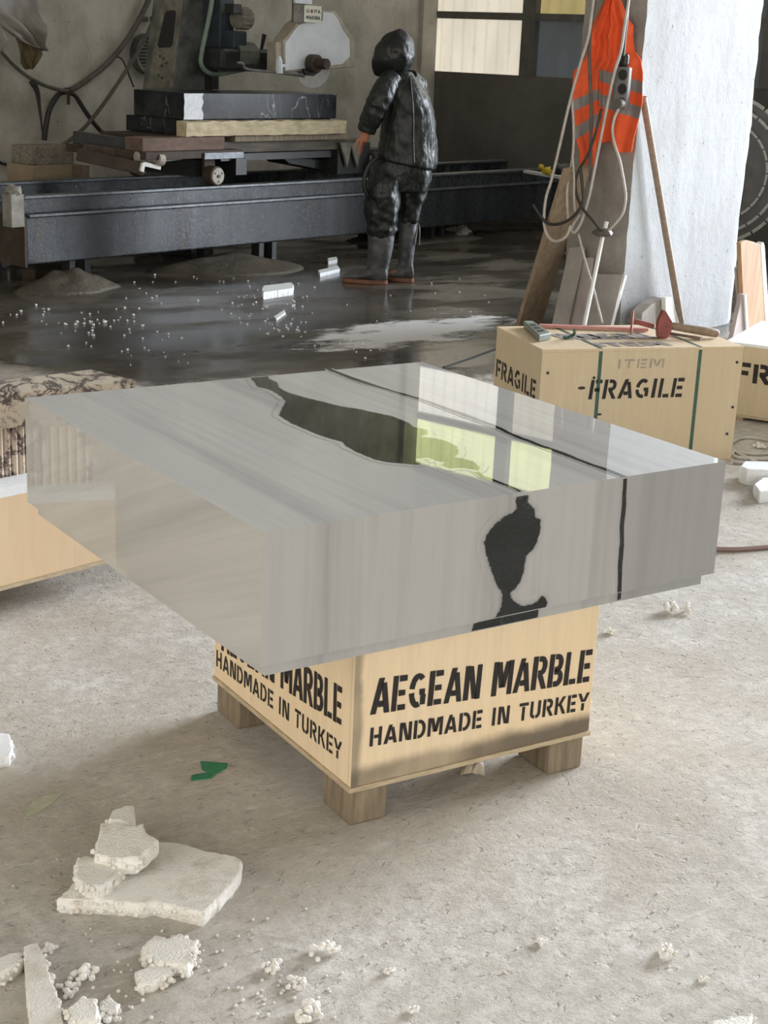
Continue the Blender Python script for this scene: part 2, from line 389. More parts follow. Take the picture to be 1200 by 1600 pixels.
M['disc'] = simple('dark_blade_steel', (.085, .08, .075), .4, .25, 8, metal=.3)
M['disc_rim'] = simple('diamond_segment', (.42, .40, .36), .6, .2, 30)
M['wheel_face'] = simple('scuffed_wheel_face', (.42, .38, .34), .6, .2, 20)
M['vinyl'] = vinyl()
M['boot'] = simple('dusty_rubber_boot', (.040, .042, .045), .5, .5, 7, .2, 30, c2=(.15, .15, .155))
M['sole'] = simple('brown_rubber_sole', (.23, .10, .06), .7, .25, 20)
M['skin'] = simple('cold_reddened_skin', (.50, .19, .12), .5, .15, 30)
M['hair'] = simple('dark_hair', (.02, .015, .012), .6)
M['vest'] = simple('orange_mesh_cloth', (.88, .125, .035), .75, .10, 14, .3, 300)
M['band'] = simple('grey_reflective_band', (.25, .235, .225), .45, .12, 40)
M['cable_white'] = simple('grimy_white_cable', (.50, .47, .43), .55, .15, 20)
M['cable_grey'] = simple('dusty_grey_cable', (.11, .10, .088), .6, .25, 20)
M['cable_dark'] = simple('dark_cable', (.035, .032, .03), .5, .3, 20)
M['hose_green'] = simple('pale_green_hose', (.20, .27, .22), .5, .2, 10)
M['hose_pink'] = simple('dull_pink_hose', (.28, .19, .18), .6, .1, 10)
M['socket'] = simple('grey_socket_plastic', (.17, .165, .16), .5, .15, 30)
M['socket_dark'] = simple('black_socket_well', (.018, .018, .018), .5)
M['foam'] = foam_mat()
M['foam_blue'] = simple('clean_white_foam', (.82, .84, .86), .75, .05, 60, .3, 200)
M['red_tool'] = simple('chipped_red_paint', (.24, .06, .05), .5, .3, 25, .2, 60)
M['pink_rule'] = simple('faded_red_rule', (.50, .22, .20), .5, .1, 30)
M['tool_steel'] = simple('worn_hammer_steel', (.20, .15, .12), .5, .3, 30, metal=.4)
M['handle'] = simple('grimy_wood_handle', (.26, .19, .135), .6, .25, 8, stretch=(6, 1, 6))
M['level'] = simple('grey_green_aluminium', (.20, .235, .215), .45, .15, 20)
M['mud'] = simple('wet_stone_mud', (.07, .058, .042), .55, .35, 5, .7, 25, bd=.02)
M['rubble'] = simple('pale_rubble', (.26, .25, .22), .8, .3, 12, .6, 30, bd=.01)
M['stone_grey'] = simple('grey_offcut_stone', (.36, .33, .30), .7, .2, 5, .2, 30)
M['stone_pink'] = simple('pinkish_offcut_stone', (.42, .36, .34), .6, .2, 5)
M['edge_white'] = simple('cut_white_marble', (.78, .78, .76), .5, .06, 10)
M['tarp'] = simple('dusty_plastic_sheet', (.20, .18, .15), .45, .15, 5, .3, 12)
M['ochre'] = simple('stained_ochre_cloth', (.16, .12, .06), .8, .3, 8)
M['yellow'] = simple('yellow_plastic', (.62, .45, .02), .4, .1, 10)
M['carton'] = simple('dim_carton', (.30, .235, .155), .75, .15, 5)
M['dark_deck'] = simple('grimy_deck_plank', (.10, .085, .066), .7, .4, 5, .25, 30, stretch=(.8, 6, 6))
M['paper'] = simple('crumpled_buff_paper', (.50, .43, .33), .8, .12, 14)
M['sign'] = simple('cream_sign_board', (.70, .70, .58), .5, .08, 20)
M['sign_green'] = simple('dark_green_lettering', (.04, .085, .05), .6)
M['sign_red'] = simple('red_lettering', (.35, .05, .06), .6)
M['leaf_paper'] = simple('pale_green_scrap', (.45, .45, .33), .8, .15, 20)
M['wire'] = simple('thin_black_wire', (.02, .02, .02), .5)

# ------------------------------------------------------------------ the hall
WU, WN = 7.56, 2.5           # window wall at u, back wall at n (building frame)
U0, N0, HT = -10.5, -14.4, 6.2
f = MB(); nx = 1
f.box(-40, 34, -34, WN, -.2, 0)
M['floor'] = floor_mat()
fo = obj('floor', MB(), M['floor']) if False else None
f.b.transform(MR); bmesh.ops.recalc_face_normals(f.b, faces=f.b.faces)
me = bpy.data.meshes.new('floor'); f.b.to_mesh(me); me.materials.append(M['floor'])
fl = bpy.data.objects.new('floor', me); COL.objects.link(fl); tag(fl, kind='structure')
struct('ceiling', MB().box(U0, WU + .3, N0, WN + .3, HT, HT + .15), M['ceiling'], space=MR)
b = MB().box(U0, WU + .3, WN, WN + .3, 0, HT); struct('wall_back', b, M['plaster_back'], space=MR)
b = MB()     # left wall with an opening added for the fill lamp
b.box(U0 - .3, U0, N0, -9.3, 0, HT); b.box(U0 - .3, U0, -3.3, WN + .3, 0, HT); b.box(U0 - .3, U0, -9.3, -3.3, 4.4, HT)
struct('wall_left', b, M['plaster_back'], space=MR)
b = MB()     # rear wall with a wide doorway
b.box(U0, -10.3, N0 - .3, N0, 0, HT); b.box(-2.7, WU + .3, N0 - .3, N0, 0, HT); b.box(-10.3, -2.7, N0 - .3, N0, 4.9, HT)
struct('wall_rear', b, M['plaster_back'], space=MR)
SILL, PIT, PH, CW_, CG = 1.47, .645, .57, 1.25, .17
RZ = lambda r: SILL + r * PIT + (.17 if r >= 2 else 0)
NW0 = 2.52; NCOL = 4; NROW = 5
nend = NW0 - NCOL * (CW_ + CG) + CG
b = MB()     # right wall: dark below the sill, window band, then the big doorway
b.box(WU, WU + .3, nend, WN, RZ(NROW), HT); b.box(WU, WU + .3, -4.6, nend, 0, HT); b.box(WU, WU + .3, N0, -11, 0, HT); b.box(WU, WU + .3, -11, -4.6, 5.4, HT)
b.box(WU, WU + .3, nend, WN, 0, SILL)
struct('wall_right', b, M['plaster_dark'], space=MR)
pick = {0: ['warm', 'warm', 'white', 'white', 'green'], 1: ['dark', 'ochre', 'warm', 'warm', 'green'], 2: ['dark', 'dark', 'bright', 'bright', 'bright'], 3: ['ochre', 'ochre', 'bright', 'bright', 'bright']}
for c in range(NCOL):
    n1 = NW0 - c * (CW_ + CG); n0 = n1 - CW_
    fr = MB(); fr.box(WU - .02, WU + .1, n0 - CG, n0, SILL, RZ(NROW))
    for r in range(NROW):
        fr.box(WU - .01, WU + .1, n0, n1, RZ(r) + PH, RZ(r + 1))
    wo = struct('window_%d' % (c + 1), fr, M['frame_steel'], space=MR)
    for r in range(NROW):
        z0 = RZ(r)
        obj('window_pane', MB().box(WU + .07, WU + .085, n0, n1, z0, z0 + PH), M['pane_' + pick[c][r]], wo, MR)
# pier between back wall and windows
struct('trim_1', MB().box(WU - .25, WU, WN - .001, WN - .06, 0, HT), M['plaster_back'], space=MR)

# ------------------------------------------------------------------ pillar
PC = MRI @ pz(965, 545)      # near corner of the pillar
PU, PN = PC.x, PC.y
PWD = pn(1166, 340, PN + .06).x - PU
b = MB(); random.seed(3)
H = 6.2; steps = 90
def pil_ring(z):
    j = lambda k: noise.noise(Vector((k * 3.1, z * 2.3, .7))) * .014 + noise.noise(Vector((k * 5.1, z * 14, 1.7))) * .010
    wd = PWD - .2; dp = .42
    o = [(0 + j(1), 0 + j(2) * .5), (.25, 0), (.55, 0 + j(9) * .3), (wd + j(3), .012), (wd + .20 + j(4), .10 + j(5)), (wd + .20 + j(6), dp), (.4, dp), (0 + j(7), dp), (0 + j(8) * .4, dp * .5), (j(1) * .6, .05)]
    return [Vector((PU + x, PN + y, z)) for x, y in o]
b.loft([pil_ring(H * i / steps) for i in range(steps + 1)])
for fc in b.b.faces:
    c = fc.calc_center_median()
    if c.x < PU + .04: fc.material_index = 1
po = struct('pillar', b, [M['white_render'], M['raw_render']], space=MR, label=None)
po.name = 'trim_2'

# ------------------------------------------------------------------ stencil letters
def arc(cx, cy, rx, ry, a0, a1, n=9):
    return [(cx + rx * math.cos(math.radians(a0 + (a1 - a0) * i / n)), cy + ry * math.sin(math.radians(a0 + (a1 - a0) * i / n))) for i in range(n + 1)]
T = .17
LET = {
 'A': (.70, [[(.09, 0), (.33, 1)], [(.61, 0), (.42, .86)], [(.26, .27), (.46, .27)]]),
 'B': (.64, [[(.1, 0), (.1, 1)], [(.24, .91), (.36, .91)] + arc(.36, .72, .14, .19, 80, -80) + [(.24, .53)], [(.24, .46), (.38, .46)] + arc(.38, .275, .16, .185, 80, -80) + [(.24, .09)]]),
 'D': (.66, [[(.1, 0), (.1, 1)], [(.24, .91), (.32, .91)] + arc(.32, .5, .24, .41, 80, -80) + [(.24, .09)]]),
 'E': (.58, [[(.1, 0), (.1, 1)], [(.24, .91), (.54, .91)], [(.24, .5), (.50, .5)], [(.24, .09), (.54, .09)]]),
 'F': (.56, [[(.1, 0), (.1, 1)], [(.24, .91), (.54, .91)], [(.24, .48), (.48, .48)]]),
 'G': (.70, [arc(.34, .5, .24, .41, 50, 172), arc(.34, .5, .24, .41, 188, 290), [(.40, .45), (.62, .45)], [(.56, .08), (.56, .37)]]),
 'H': (.66, [[(.1, 0), (.1, 1)], [(.54, 0), (.54, 1)], [(.22, .5), (.46, .5)]]),
 'I': (.26, [[(.12, 0), (.12, 1)]]),
 'K': (.66, [[(.1, 0), (.1, 1)], [(.24, .48), (.54, 1)], [(.33, .55), (.58, 0)]]),
 'L': (.54, [[(.1, 0), (.1, 1)], [(.24, .09), (.52, .09)]]),
 'M': (.84, [[(.1, 0), (.1, 1)], [(.24, .98), (.40, .22)], [(.60, .98), (.45, .22)], [(.74, 0), (.74, 1)]]),
 'N': (.68, [[(.1, 0), (.1, 1)], [(.22, .98), (.46, .02)], [(.58, 0), (.58, 1)]]),
 'P': (.60, [[(.1, 0), (.1, 1)], [(.24, .91), (.36, .91)] + arc(.36, .68, .15, .23, 80, -80) + [(.24, .45)]]),
 'R': (.64, [[(.1, 0), (.1, 1)], [(.24, .91), (.36, .91)] + arc(.36, .70, .15, .21, 80, -80) + [(.24, .49)], [(.34, .42), (.56, 0)]]),
 'S': (.60, [arc(.3, .72, .19, .19, 20, 200), arc(.3, .28, .2, .19, 200, 380), [(.16, .6), (.44, .42)]]),
 'T': (.58, [[(.28, 0), (.28, .78)], [(.02, .91), (.56, .91)]]),
 'U': (.66, [[(.1, 1), (.1, .34)] + arc(.32, .30, .22, .21, 180, 262), arc(.32, .30, .22, .21, 278, 360) + [(.54, 1)]]),
 'Y': (.62, [[(.3, 0), (.3, .42)], [(.05, 1), (.27, .50)], [(.57, 1), (.36, .50)]]),
 '.': (.3, [arc(.15, .5, .1, .25, 0, 350)]), ' ': (.34, [])}
def stencil(mb, text, place, width, height, slant=0., t=T, gap=.07, halo=False):
    """place(s, h) -> 3D point; strokes become thin raised quads"""
    adv = [LET[ch][0] + gap for ch in text]; tot = sum(adv) - gap; k = width / tot; x = 0
    th = t * (1.0)
    for ch, a in zip(text, adv):
        for st in LET[ch][1]:
            # half width in letter units; x is scaled by k and y by height
            P = [Vector(((x + q[0]) * k + slant * q[1] * height, q[1] * height)) for q in st]
            hw = th * .5 * min(height, k * 1.25)
            L_, R_ = [], []
            for i, p in enumerate(P):
                d = (P[min(i + 1, len(P) - 1)] - P[max(i - 1, 0)]); d.normalize(); nn = Vector((-d.y, d.x))
                # butt ends horizontal or vertical
                if len(P) == 2 and abs(d.y) > .5: nn = Vector((-1.0 / max(abs(d.y), .8) * (1 if d.y > 0 else -1), 0))
                j = random.uniform(.94, 1.06)
                L_.append(p + nn * hw * j); R_.append(p - nn * hw * j)
            for i in range(len(P) - 1):
                mb._f([mb.b.verts.new(place(*q)) for q in (L_[i], L_[i + 1], R_[i + 1], R_[i])])
        x += a
    return mb

def stencil_parts(name, text, place, width, height, slant, t, gap, mat, parent, space, where):
    words = text.split(' '); adv = lambda w_: sum(LET[c][0] + gap for c in w_) - gap
    tot = sum(adv(w_) for w_ in words) + (len(words) - 1) * (LET[' '][0] + 2 * gap); x = 0
    for w_ in words:
        off = x / tot * width; wd = adv(w_) / tot * width
        b = MB(); stencil(b, w_, (lambda s, h, o=off: place(s + o, h)), wd, height, slant, t, gap)
        obj(name, b, mat, parent, space, label='black stencilled word %s on the %s' % (w_, where)); x += adv(w_) + LET[' '][0] + 2 * gap
tag(po, 'white flaking rendered pillar with a bare brown left face', 'pillar'); po.name = 'pillar'
if 'kind' in po: del po['kind']

# ------------------------------------------------------------------ the marble block on its crate
BW, BD, BZ0, BZ1, STP, INS = 1.1989, 1.2095, .5579, .8269, .0294, .0195
a, c = pz(520, 578, BZ1), pz(975, 745, BZ1)
PHI = math.atan((a.x - c.x) / (a.y - c.y))
BLOC = (c.x, 0, BZ0 - STP)          # thing's base below the front end of the black line
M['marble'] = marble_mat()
t = thing('marble_table_top', 'huge polished grey marble block with a black blotch, lying across a small crate', 'marble block', BLOC)
def vein_patch(mb, pts, nrm, halo, cell, keep=None):
    """fine grid over the blotch; 'vein' runs from 0 outside to 1 inside over the width of its soft rim"""
    lay = mb.b.verts.layers.float['vein']; ax = Vector((1, 0, 0)); ay = nrm.cross(ax); o = pts[0]
    Q = [((p - o).dot(ax), (p - o).dot(ay)) for p in pts]; n = len(Q)
    def sd(x, y):
        d2 = 1e9; ins = False; x0, y0 = Q[-1]
        for x1, y1 in Q:
            ex, ey, wx, wy = x1 - x0, y1 - y0, x - x0, y - y0
            t_ = max(0., min(1., (wx * ex + wy * ey) / (ex * ex + ey * ey + 1e-12))); dx, dy = wx - ex * t_, wy - ey * t_; d2 = min(d2, dx * dx + dy * dy)
            if (y0 > y) != (y1 > y) and x < (x1 - x0) * (y - y0) / (y1 - y0) + x0: ins = not ins
            x0, y0 = x1, y1
        return math.sqrt(d2) * (1 if ins else -1)
    xa, xb = min(q[0] for q in Q) - halo, max(q[0] for q in Q) + halo; ya, yb = min(q[1] for q in Q) - halo, max(q[1] for q in Q) + halo
    nx_, ny_ = int((xb - xa) / cell) + 1, int((yb - ya) / cell) + 1; V = {}; D = {}
    for a_ in range(nx_ + 1):
        for c_ in range(ny_ + 1): D[a_, c_] = sd(xa + a_ * cell, ya + c_ * cell)
    def vert(k):
        if k not in V:
            p = o + ax * (xa + k[0] * cell) + ay * (ya + k[1] * cell) + nrm * .0004
            if keep: p = keep(p)
            V[k] = mb.b.verts.new(p); V[k][lay] = max(0., min(1., .5 + D[k] / (2 * halo)))
        return V[k]
    for a_ in range(nx_):
        for c_ in range(ny_):
            ks = [(a_, c_), (a_ + 1, c_), (a_ + 1, c_ + 1), (a_, c_ + 1)]
            if max(D[k] for k in ks) > -halo: mb._f([vert(k) for k in ks])
def vein_line(mb, pts, nrm, wd, halo=.006):
    lay = mb.b.verts.layers.float.get('vein') or mb.b.verts.layers.float.new('vein')
    P = smooth_path(pts, 12); rows = []
    for i, p in enumerate(P):
        d = (P[min(i + 1, len(P) - 1)] - P[max(i - 1, 0)]).normalized().cross(nrm)
        k = wd * (.75 + .6 * noise.noise(p * 9)); off = d * noise.noise(p * 23) * .003
        vs = []
        for o_, at in ((-k - halo, 0), (-k * .5, 1), (k * .5, 1), (k + halo, 0)):
            v = mb.b.verts.new(p + d * o_ + off + nrm * .0006); v[lay] = at; vs.append(v)
        rows.append(vs)
    for r0, r1 in zip(rows, rows[1:]):
        for k in range(3): mb._f([r0[k], r0[k + 1], r1[k + 1], r1[k]])
UP = Vector((0, 0, 1)); FR = Vector((0, -1, 0))
def top(l, ox=0, oy=0, k=1): return [pz(ox + x / k, oy + y / k, BZ1) for x, y in l]
def pyp(x, y, Y):
    v = ray(x, y); return CAM + v * ((Y - CAM.y) / v.y)
def front(l, ox=0, oy=0, k=1, Y=0.): return [pyp(ox + x / k, oy + y / k, Y) for x, y in l]
b = MB(); b.b.verts.layers.float.new('vein'); b.box(0, BW, 0, BD, BZ0, BZ1)
blotch = [(100, 101), (185, 99), (190, 113), (225, 128), (228, 148), (265, 168), (330, 188), (400, 205), (480, 225), (560, 238), (640, 255), (690, 265), (740, 283), (772, 296), (790, 312), (845, 325), (850, 345), (815, 352), (880, 360), (930, 372), (975, 395), (978, 425), (960, 438), (1000, 445), (1040, 458), (1068, 478), (1063, 497), (1020, 488), (985, 484), (940, 488), (905, 475), (915, 460), (880, 455), (850, 440), (800, 446), (825, 470), (780, 470), (740, 466), (680, 460), (630, 450), (590, 435), (545, 415), (510, 395), (490, 375), (440, 362), (390, 345), (330, 320), (280, 298), (242, 276), (226, 262), (240, 238), (255, 205), (235, 185), (205, 165), (180, 155), (140, 148), (130, 135), (120, 120)]
vein_patch(b, top(blotch, 350, 550, 2.667), UP, .011, .007, lambda p: Vector((p.x, min(p.y, BD - .007), p.z)))
vein_line(b, top([(1052, 500), (1075, 520), (1110, 530), (1150, 546), (1200, 564), (1232, 582)], 350, 550, 2.667), UP, .006, .004)
vein_line(b, top([(513, 576.5), (560, 595), (612, 611), (650, 622), (687, 635), (725, 649), (772, 666), (805, 681), (867, 705), (913, 722), (974, 745)]), UP, .008, .008)
fb = [(300, 512), (347, 505), (350, 540), (375, 560), (380, 590), (398, 605), (395, 640), (385, 690), (365, 720), (340, 745), (335, 790), (325, 830), (300, 865), (285, 880), (295, 910), (320, 922), (360, 920), (390, 905), (395, 893), (412, 893), (422, 912), (414, 946), (385, 957), (300, 974), (212, 992), (245, 930), (250, 885), (235, 860), (220, 830), (205, 790), (190, 740), (176, 690), (185, 672), (200, 650), (225, 615), (250, 595), (280, 580), (300, 565)]
vein_patch(b, [p + Vector((0, 0, .0)) for p in front(fb, 680, 560, 2.4)], FR, .016, .005, lambda p: Vector((p.x, p.y, max(min(p.z, BZ1 - .007), BZ0 + .002))))
vein_line(b, front([(976, 748), (974, 780), (972, 812), (970, 860), (967.5, 925)]), FR, .0065, .006)
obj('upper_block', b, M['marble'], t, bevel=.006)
b = MB(); b.b.verts.layers.float.new('vein'); b.box(INS, BW - INS, INS, BD - INS, BZ0 - STP, BZ0)
vein_patch(b, front([(142, 994), (230, 971), (320, 948), (390, 930), (384, 973), (300, 993), (215, 1011), (134, 1026)], 680, 560, 2.4, INS), FR, .006, .004, lambda p: Vector((p.x, p.y, max(min(p.z, BZ0 - .001), BZ0 - STP + .002))))
vein_line(b, front([(967.5, 916), (966.5, 937)], Y=INS), FR, .006, .005)
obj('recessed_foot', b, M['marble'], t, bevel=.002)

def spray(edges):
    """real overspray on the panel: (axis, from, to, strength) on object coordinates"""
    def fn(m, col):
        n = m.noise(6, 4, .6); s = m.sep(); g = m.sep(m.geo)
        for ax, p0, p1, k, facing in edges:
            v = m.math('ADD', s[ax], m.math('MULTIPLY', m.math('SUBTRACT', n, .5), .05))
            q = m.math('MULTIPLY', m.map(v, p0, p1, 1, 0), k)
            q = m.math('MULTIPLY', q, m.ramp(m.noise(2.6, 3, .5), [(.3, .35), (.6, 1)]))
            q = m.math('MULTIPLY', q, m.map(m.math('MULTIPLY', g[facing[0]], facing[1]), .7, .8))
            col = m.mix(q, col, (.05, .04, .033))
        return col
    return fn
_ply = plywood
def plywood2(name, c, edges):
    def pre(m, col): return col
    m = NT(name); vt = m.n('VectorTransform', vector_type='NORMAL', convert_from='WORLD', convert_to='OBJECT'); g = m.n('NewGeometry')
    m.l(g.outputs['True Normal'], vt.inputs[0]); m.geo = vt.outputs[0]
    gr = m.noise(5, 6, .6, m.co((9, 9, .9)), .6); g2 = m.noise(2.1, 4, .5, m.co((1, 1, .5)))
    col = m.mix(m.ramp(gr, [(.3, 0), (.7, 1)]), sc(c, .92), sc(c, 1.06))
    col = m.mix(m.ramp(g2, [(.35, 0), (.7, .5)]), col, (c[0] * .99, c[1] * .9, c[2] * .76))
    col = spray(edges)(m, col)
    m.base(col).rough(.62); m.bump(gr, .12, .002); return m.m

# crate under the block
CX, CY, CYAW, CW2, CD2, CZ = .3779, .2494, -.0366, .682, .7131, .0852
t = thing('plywood_crate', 'small black stencilled plywood crate on wood blocks carrying the marble block', 'crate', (CX, CY, 0), CYAW)
CM = WM[t.name].copy()
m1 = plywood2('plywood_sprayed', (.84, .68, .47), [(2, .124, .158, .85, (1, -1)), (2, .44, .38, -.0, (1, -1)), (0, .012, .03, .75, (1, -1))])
def panel_crate(t, w_, d_, z0, z1, th, mat, CMx, base=True):
    obj('front_panel', MB().box(0, w_, 0, th, z0, z1), mat, t, CMx, bevel=.001)
    obj('back_panel', MB().box(0, w_, d_ - th, d_, z0, z1), mat, t, CMx, bevel=.001)
    obj('side_panel', MB().box(0, th, th + .0005, d_ - th - .0005, z0, z1), mat, t, CMx, bevel=.001)
    obj('side_panel', MB().box(w_ - th, w_, th + .0005, d_ - th - .0005, z0, z1), mat, t, CMx, bevel=.001)
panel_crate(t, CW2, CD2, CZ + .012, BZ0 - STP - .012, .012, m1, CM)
obj('bottom_board', MB().box(-.004, CW2 + .004, -.004, CD2 + .004, CZ, CZ + .0115), M['ply_edge'], t, CM, bevel=.001)
obj('lid', MB().box(0, CW2, 0, CD2, BZ0 - STP - .0118, BZ0 - STP - .0008), M['ply'], t, CM, bevel=.001)
for x0, x1, y0, y1 in ((.004, .10, .003, .13), (CW2 - .115, CW2 - .012, .003, .13), (.004, .10, CD2 - .14, CD2 - .01), (CW2 - .115, CW2 - .012, CD2 - .14, CD2 - .01)):
    obj('foot_block', MB().box(x0, x1, y0, y1, 0, CZ), M['block_wood'], t, CM, bevel=.004)
random.seed(5)
def fplace(s0, z0, rot, y=-.0012):
    cr, sr = math.cos(rot), math.sin(rot)
    return lambda s, h: Vector((s0 + s * cr - h * sr * 0, y, z0 + s * sr + h))
def lplace(s0, z0, rot, x=-.0012):      # left face, reads towards the front corner
    return lambda s, h: Vector((x, s0 - s * math.cos(rot), z0 + s * math.sin(rot) + h))
stencil_parts('stencil_word', 'AEGEAN MARBLE', fplace(.044, .268, -.060), .628, .086, .05, .165, .07, M['paint'], t, CM, 'front')
stencil_parts('stencil_word', 'HANDMADE IN TURKEY', fplace(.044, .190, -.054), .628, .046, .03, .185, .09, M['paint'], t, CM, 'front')
stencil_parts('stencil_word', 'AEGEAN MARBLE', lplace(.670, .185, .072), .625, .094, -.02, .165, .07, M['paint'], t, CM, 'left side')
stencil_parts('stencil_word', 'HANDMADE IN TURKEY', lplace(.700, .130, .022), .655, .046, 0, .17, .09, M['paint'], t, CM, 'left side')

# FRAGILE crate on the right, with tools on it
FC = pz(848, 546, .52); FYAW = math.radians(-16.8); FW_, FD_, FH_ = .940, .535, .520
t = thing('plywood_crate', 'strapped plywood crate stencilled FRAGILE with a hammer lying on top', 'crate', (FC.x, FC.y, 0), FYAW); FM = WM[t.name].copy()
m2 = plywood2('plywood_plain', (.60, .50, .345), [])
panel_crate(t, FW_, FD_, .012, FH_ - .012, .012, m2, FM)
obj('bottom_board', MB().box(0, FW_, 0, FD_, 0, .0115), M['ply_edge'], t, FM)
obj('lid', MB().box(-.002, FW_ + .002, -.002, FD_ + .002, FH_ - .0118, FH_), M['ply'], t, FM, bevel=.001)
for s in (.258, .725):
    b = MB(); e = .0012
    b.box(s, s + .016, -e, 0, .0, FH_ + e); b.box(s, s + .016, 0, FD_ + e, FH_, FH_ + e); b.box(s, s + .016, FD_, FD_ + e, 0, FH_ + e)
    b.b.transform(Matrix.Translation((0, 0, 0)))
    obj('strap', b, M['strap'], t, FM)
b = MB(); stencil(b, 'FRAGILE', fplace(.222, .302, 0), .445, .084, .10, .19)
obj('stencil_warning', b, M['paint'], t, FM, label='black stencilled word FRAGILE on the front')
b = MB(); stencil(b, 'FRAGILE', lplace(.515, .298, 0), .475, .080, 0, .20)
obj('stencil_warning', b, M['paint'], t, FM, label='black stencilled word FRAGILE on the left side')
b = MB(); stencil(b, 'ITEM', fplace(.344, .432, 0), .225, .040, .05, .2)
obj('faded_stencil', b, M['paint_grey'], t, FM, label='faded grey stencilled word ITEM on the front')
tp = lambda s0, y0: (lambda s, h: Vector((s0 + s, y0 + h * 1.0, FH_ + .0016)))
b = MB(); stencil(b, 'ITEM', tp(.28, .035), .34, .085, -.2, .34); stencil(b, 'FRAGILE', tp(.20, .20), .44, .13, -.25, .34)
obj('worn_lid_stencil', b, M['paint_dust'], t, FM, label='worn grey stencilled words FRAGILE ITEM on the lid')
for s, z in ((.03, .42), (.243, .395), (.915, .45), (.918, .25), (.905, .13)):
    obj('nail_head', MB().tube([(s, -.003, z), (s, .002, z)], .0065, 8), M['wire'], t, FM)
for s, z, r in ((.19, .352, .018), (.28, .235, .014)):
    b = MB(); b.loft([[Vector((s + math.cos(q * .52) * r * k, -.0008, z + math.sin(q * .52) * r * .38 * k)) for q in range(12)] for k in (1, .02)], cap=False)
    obj('wood_knot', b, M['rust'], t, FM)

# second FRAGILE crate at the right edge
c2 = Vector((4.215, 2.885, 0)); yaw2 = math.radians(-60)
t = thing('plywood_crate', 'plywood crate cut off by the right edge with a whitish sheet on top', 'crate', c2, yaw2); GM = WM[t.name].copy()
panel_crate(t, 1.0, .74, .03, .372, .012, m2, GM)
obj('bottom_board', MB().box(0, 1, 0, .74, .018, .0295), M['ply_edge'], t, GM)
obj('lid', MB().box(-.004, 1.004, -.004, .744, .3722, .386), M['foam_blue'], t, GM, bevel=.001, label='white sheet lid with fine creases')
for x in (.04, .46, .88): obj('batten', MB().box(x, x + .08, 0, .74, 0, .0175), M['timber'], t, GM)
b = MB(); stencil(b, 'FRAGILE', fplace(.055, .195, 0), .62, .095, .0, .24)
obj('stencil_warning', b, M['paint'], t, GM)

# stack on the left: crate, fluted stone base, veined slab
LYAW = math.radians(14.1); LC = pz(160, 880, .09); lu = Vector((math.cos(LYAW), math.sin(LYAW), 0)); ln = Vector((-lu.y, lu.x, 0))
ltop = .405
lorg = Vector((LC.x, LC.y, 0)) - lu * 1.0
t = thing('plywood_crate', 'long plain plywood crate under the fluted stone base at the left edge', 'crate', lorg, LYAW); LM = WM[t.name].copy()
m3 = plywood2('plywood_warm', (.72, .56, .385), [])  # warmer plywood tone than the FRAGILE crates
LW = 1.17
panel_crate(t, LW, .95, .10, ltop - .03, .012, m3, LM)
obj('bottom_board', MB().box(-.004, LW + .004, -.004, .954, .088, .0995), M['ply_edge'], t, LM)
obj('lid', MB().box(0, LW, 0, .95, ltop - .0298, ltop), M['foam_blue'], t, LM, label='white top layer')  # lid given a plain white surface
for x in (.10, LW - .34):
    for y in (.34, .75): obj('foot_block', MB().box(x, x + .09, y, y + .1, 0, .0875), M['block_wood'], t, LM)
# fluted base: front face with half round flutes
b = MB(); pts = []
fx0, fx1, fy0, fy1 = .05, LW - .05, .10, .24
nf = 42; wfl = (fx1 - fx0) / nf
for i in range(nf):
    for k in range(6):
        q = k / 6; pts.append((fx0 + (i + q) * wfl, fy0 - .011 * math.sin(math.pi * q) ** .7))
pts.append((fx1, fy0))
nf2 = int((fy1 - fy0) / wfl)
for i in range(nf2):
    for k in range(6):
        q = k / 6; pts.append((fx1 + .011 * math.sin(math.pi * q) ** .7, fy0 + (i + q) * (fy1 - fy0) / nf2))
pts += [(fx1, fy1), (fx0, fy1)]
FZ1 = .583
b.loft([[Vector((x, y, z)) for x, y in pts] for z in (ltop, FZ1)])
one('fluted_base', 'pink and brown fluted marble base standing on the white topped left crate', 'stone base', b, M['fluted'], space=LM)
p0 = pz(143, 577, .69); pf = pz(0, 615, .69); rd = Vector((math.cos(math.radians(-73.3)), math.sin(math.radians(-73.3)), 0))
bd_ = Vector((math.cos(math.radians(10)), math.sin(math.radians(10)), 0)); fd = Vector((1, .045, 0)).normalized()
tt_ = ((pf.y - p0.y) * fd.x - (pf.x - p0.x) * fd.y) / (rd.y * fd.x - rd.x * fd.y); pc0 = p0 + rd * tt_
sl = [p0, pc0, pc0 - fd * 1.25, p0 - bd_ * 1.2]
sl = [Vector((q.x, q.y, FZ1 + .0005)) for q in sl]
b = MB().prism(sl, (0, 0, .690 - FZ1))
one('marble_slab', 'brown veined cream marble slab lying on the fluted base at left', 'slab', b, M['breccia'], bevel=.003)
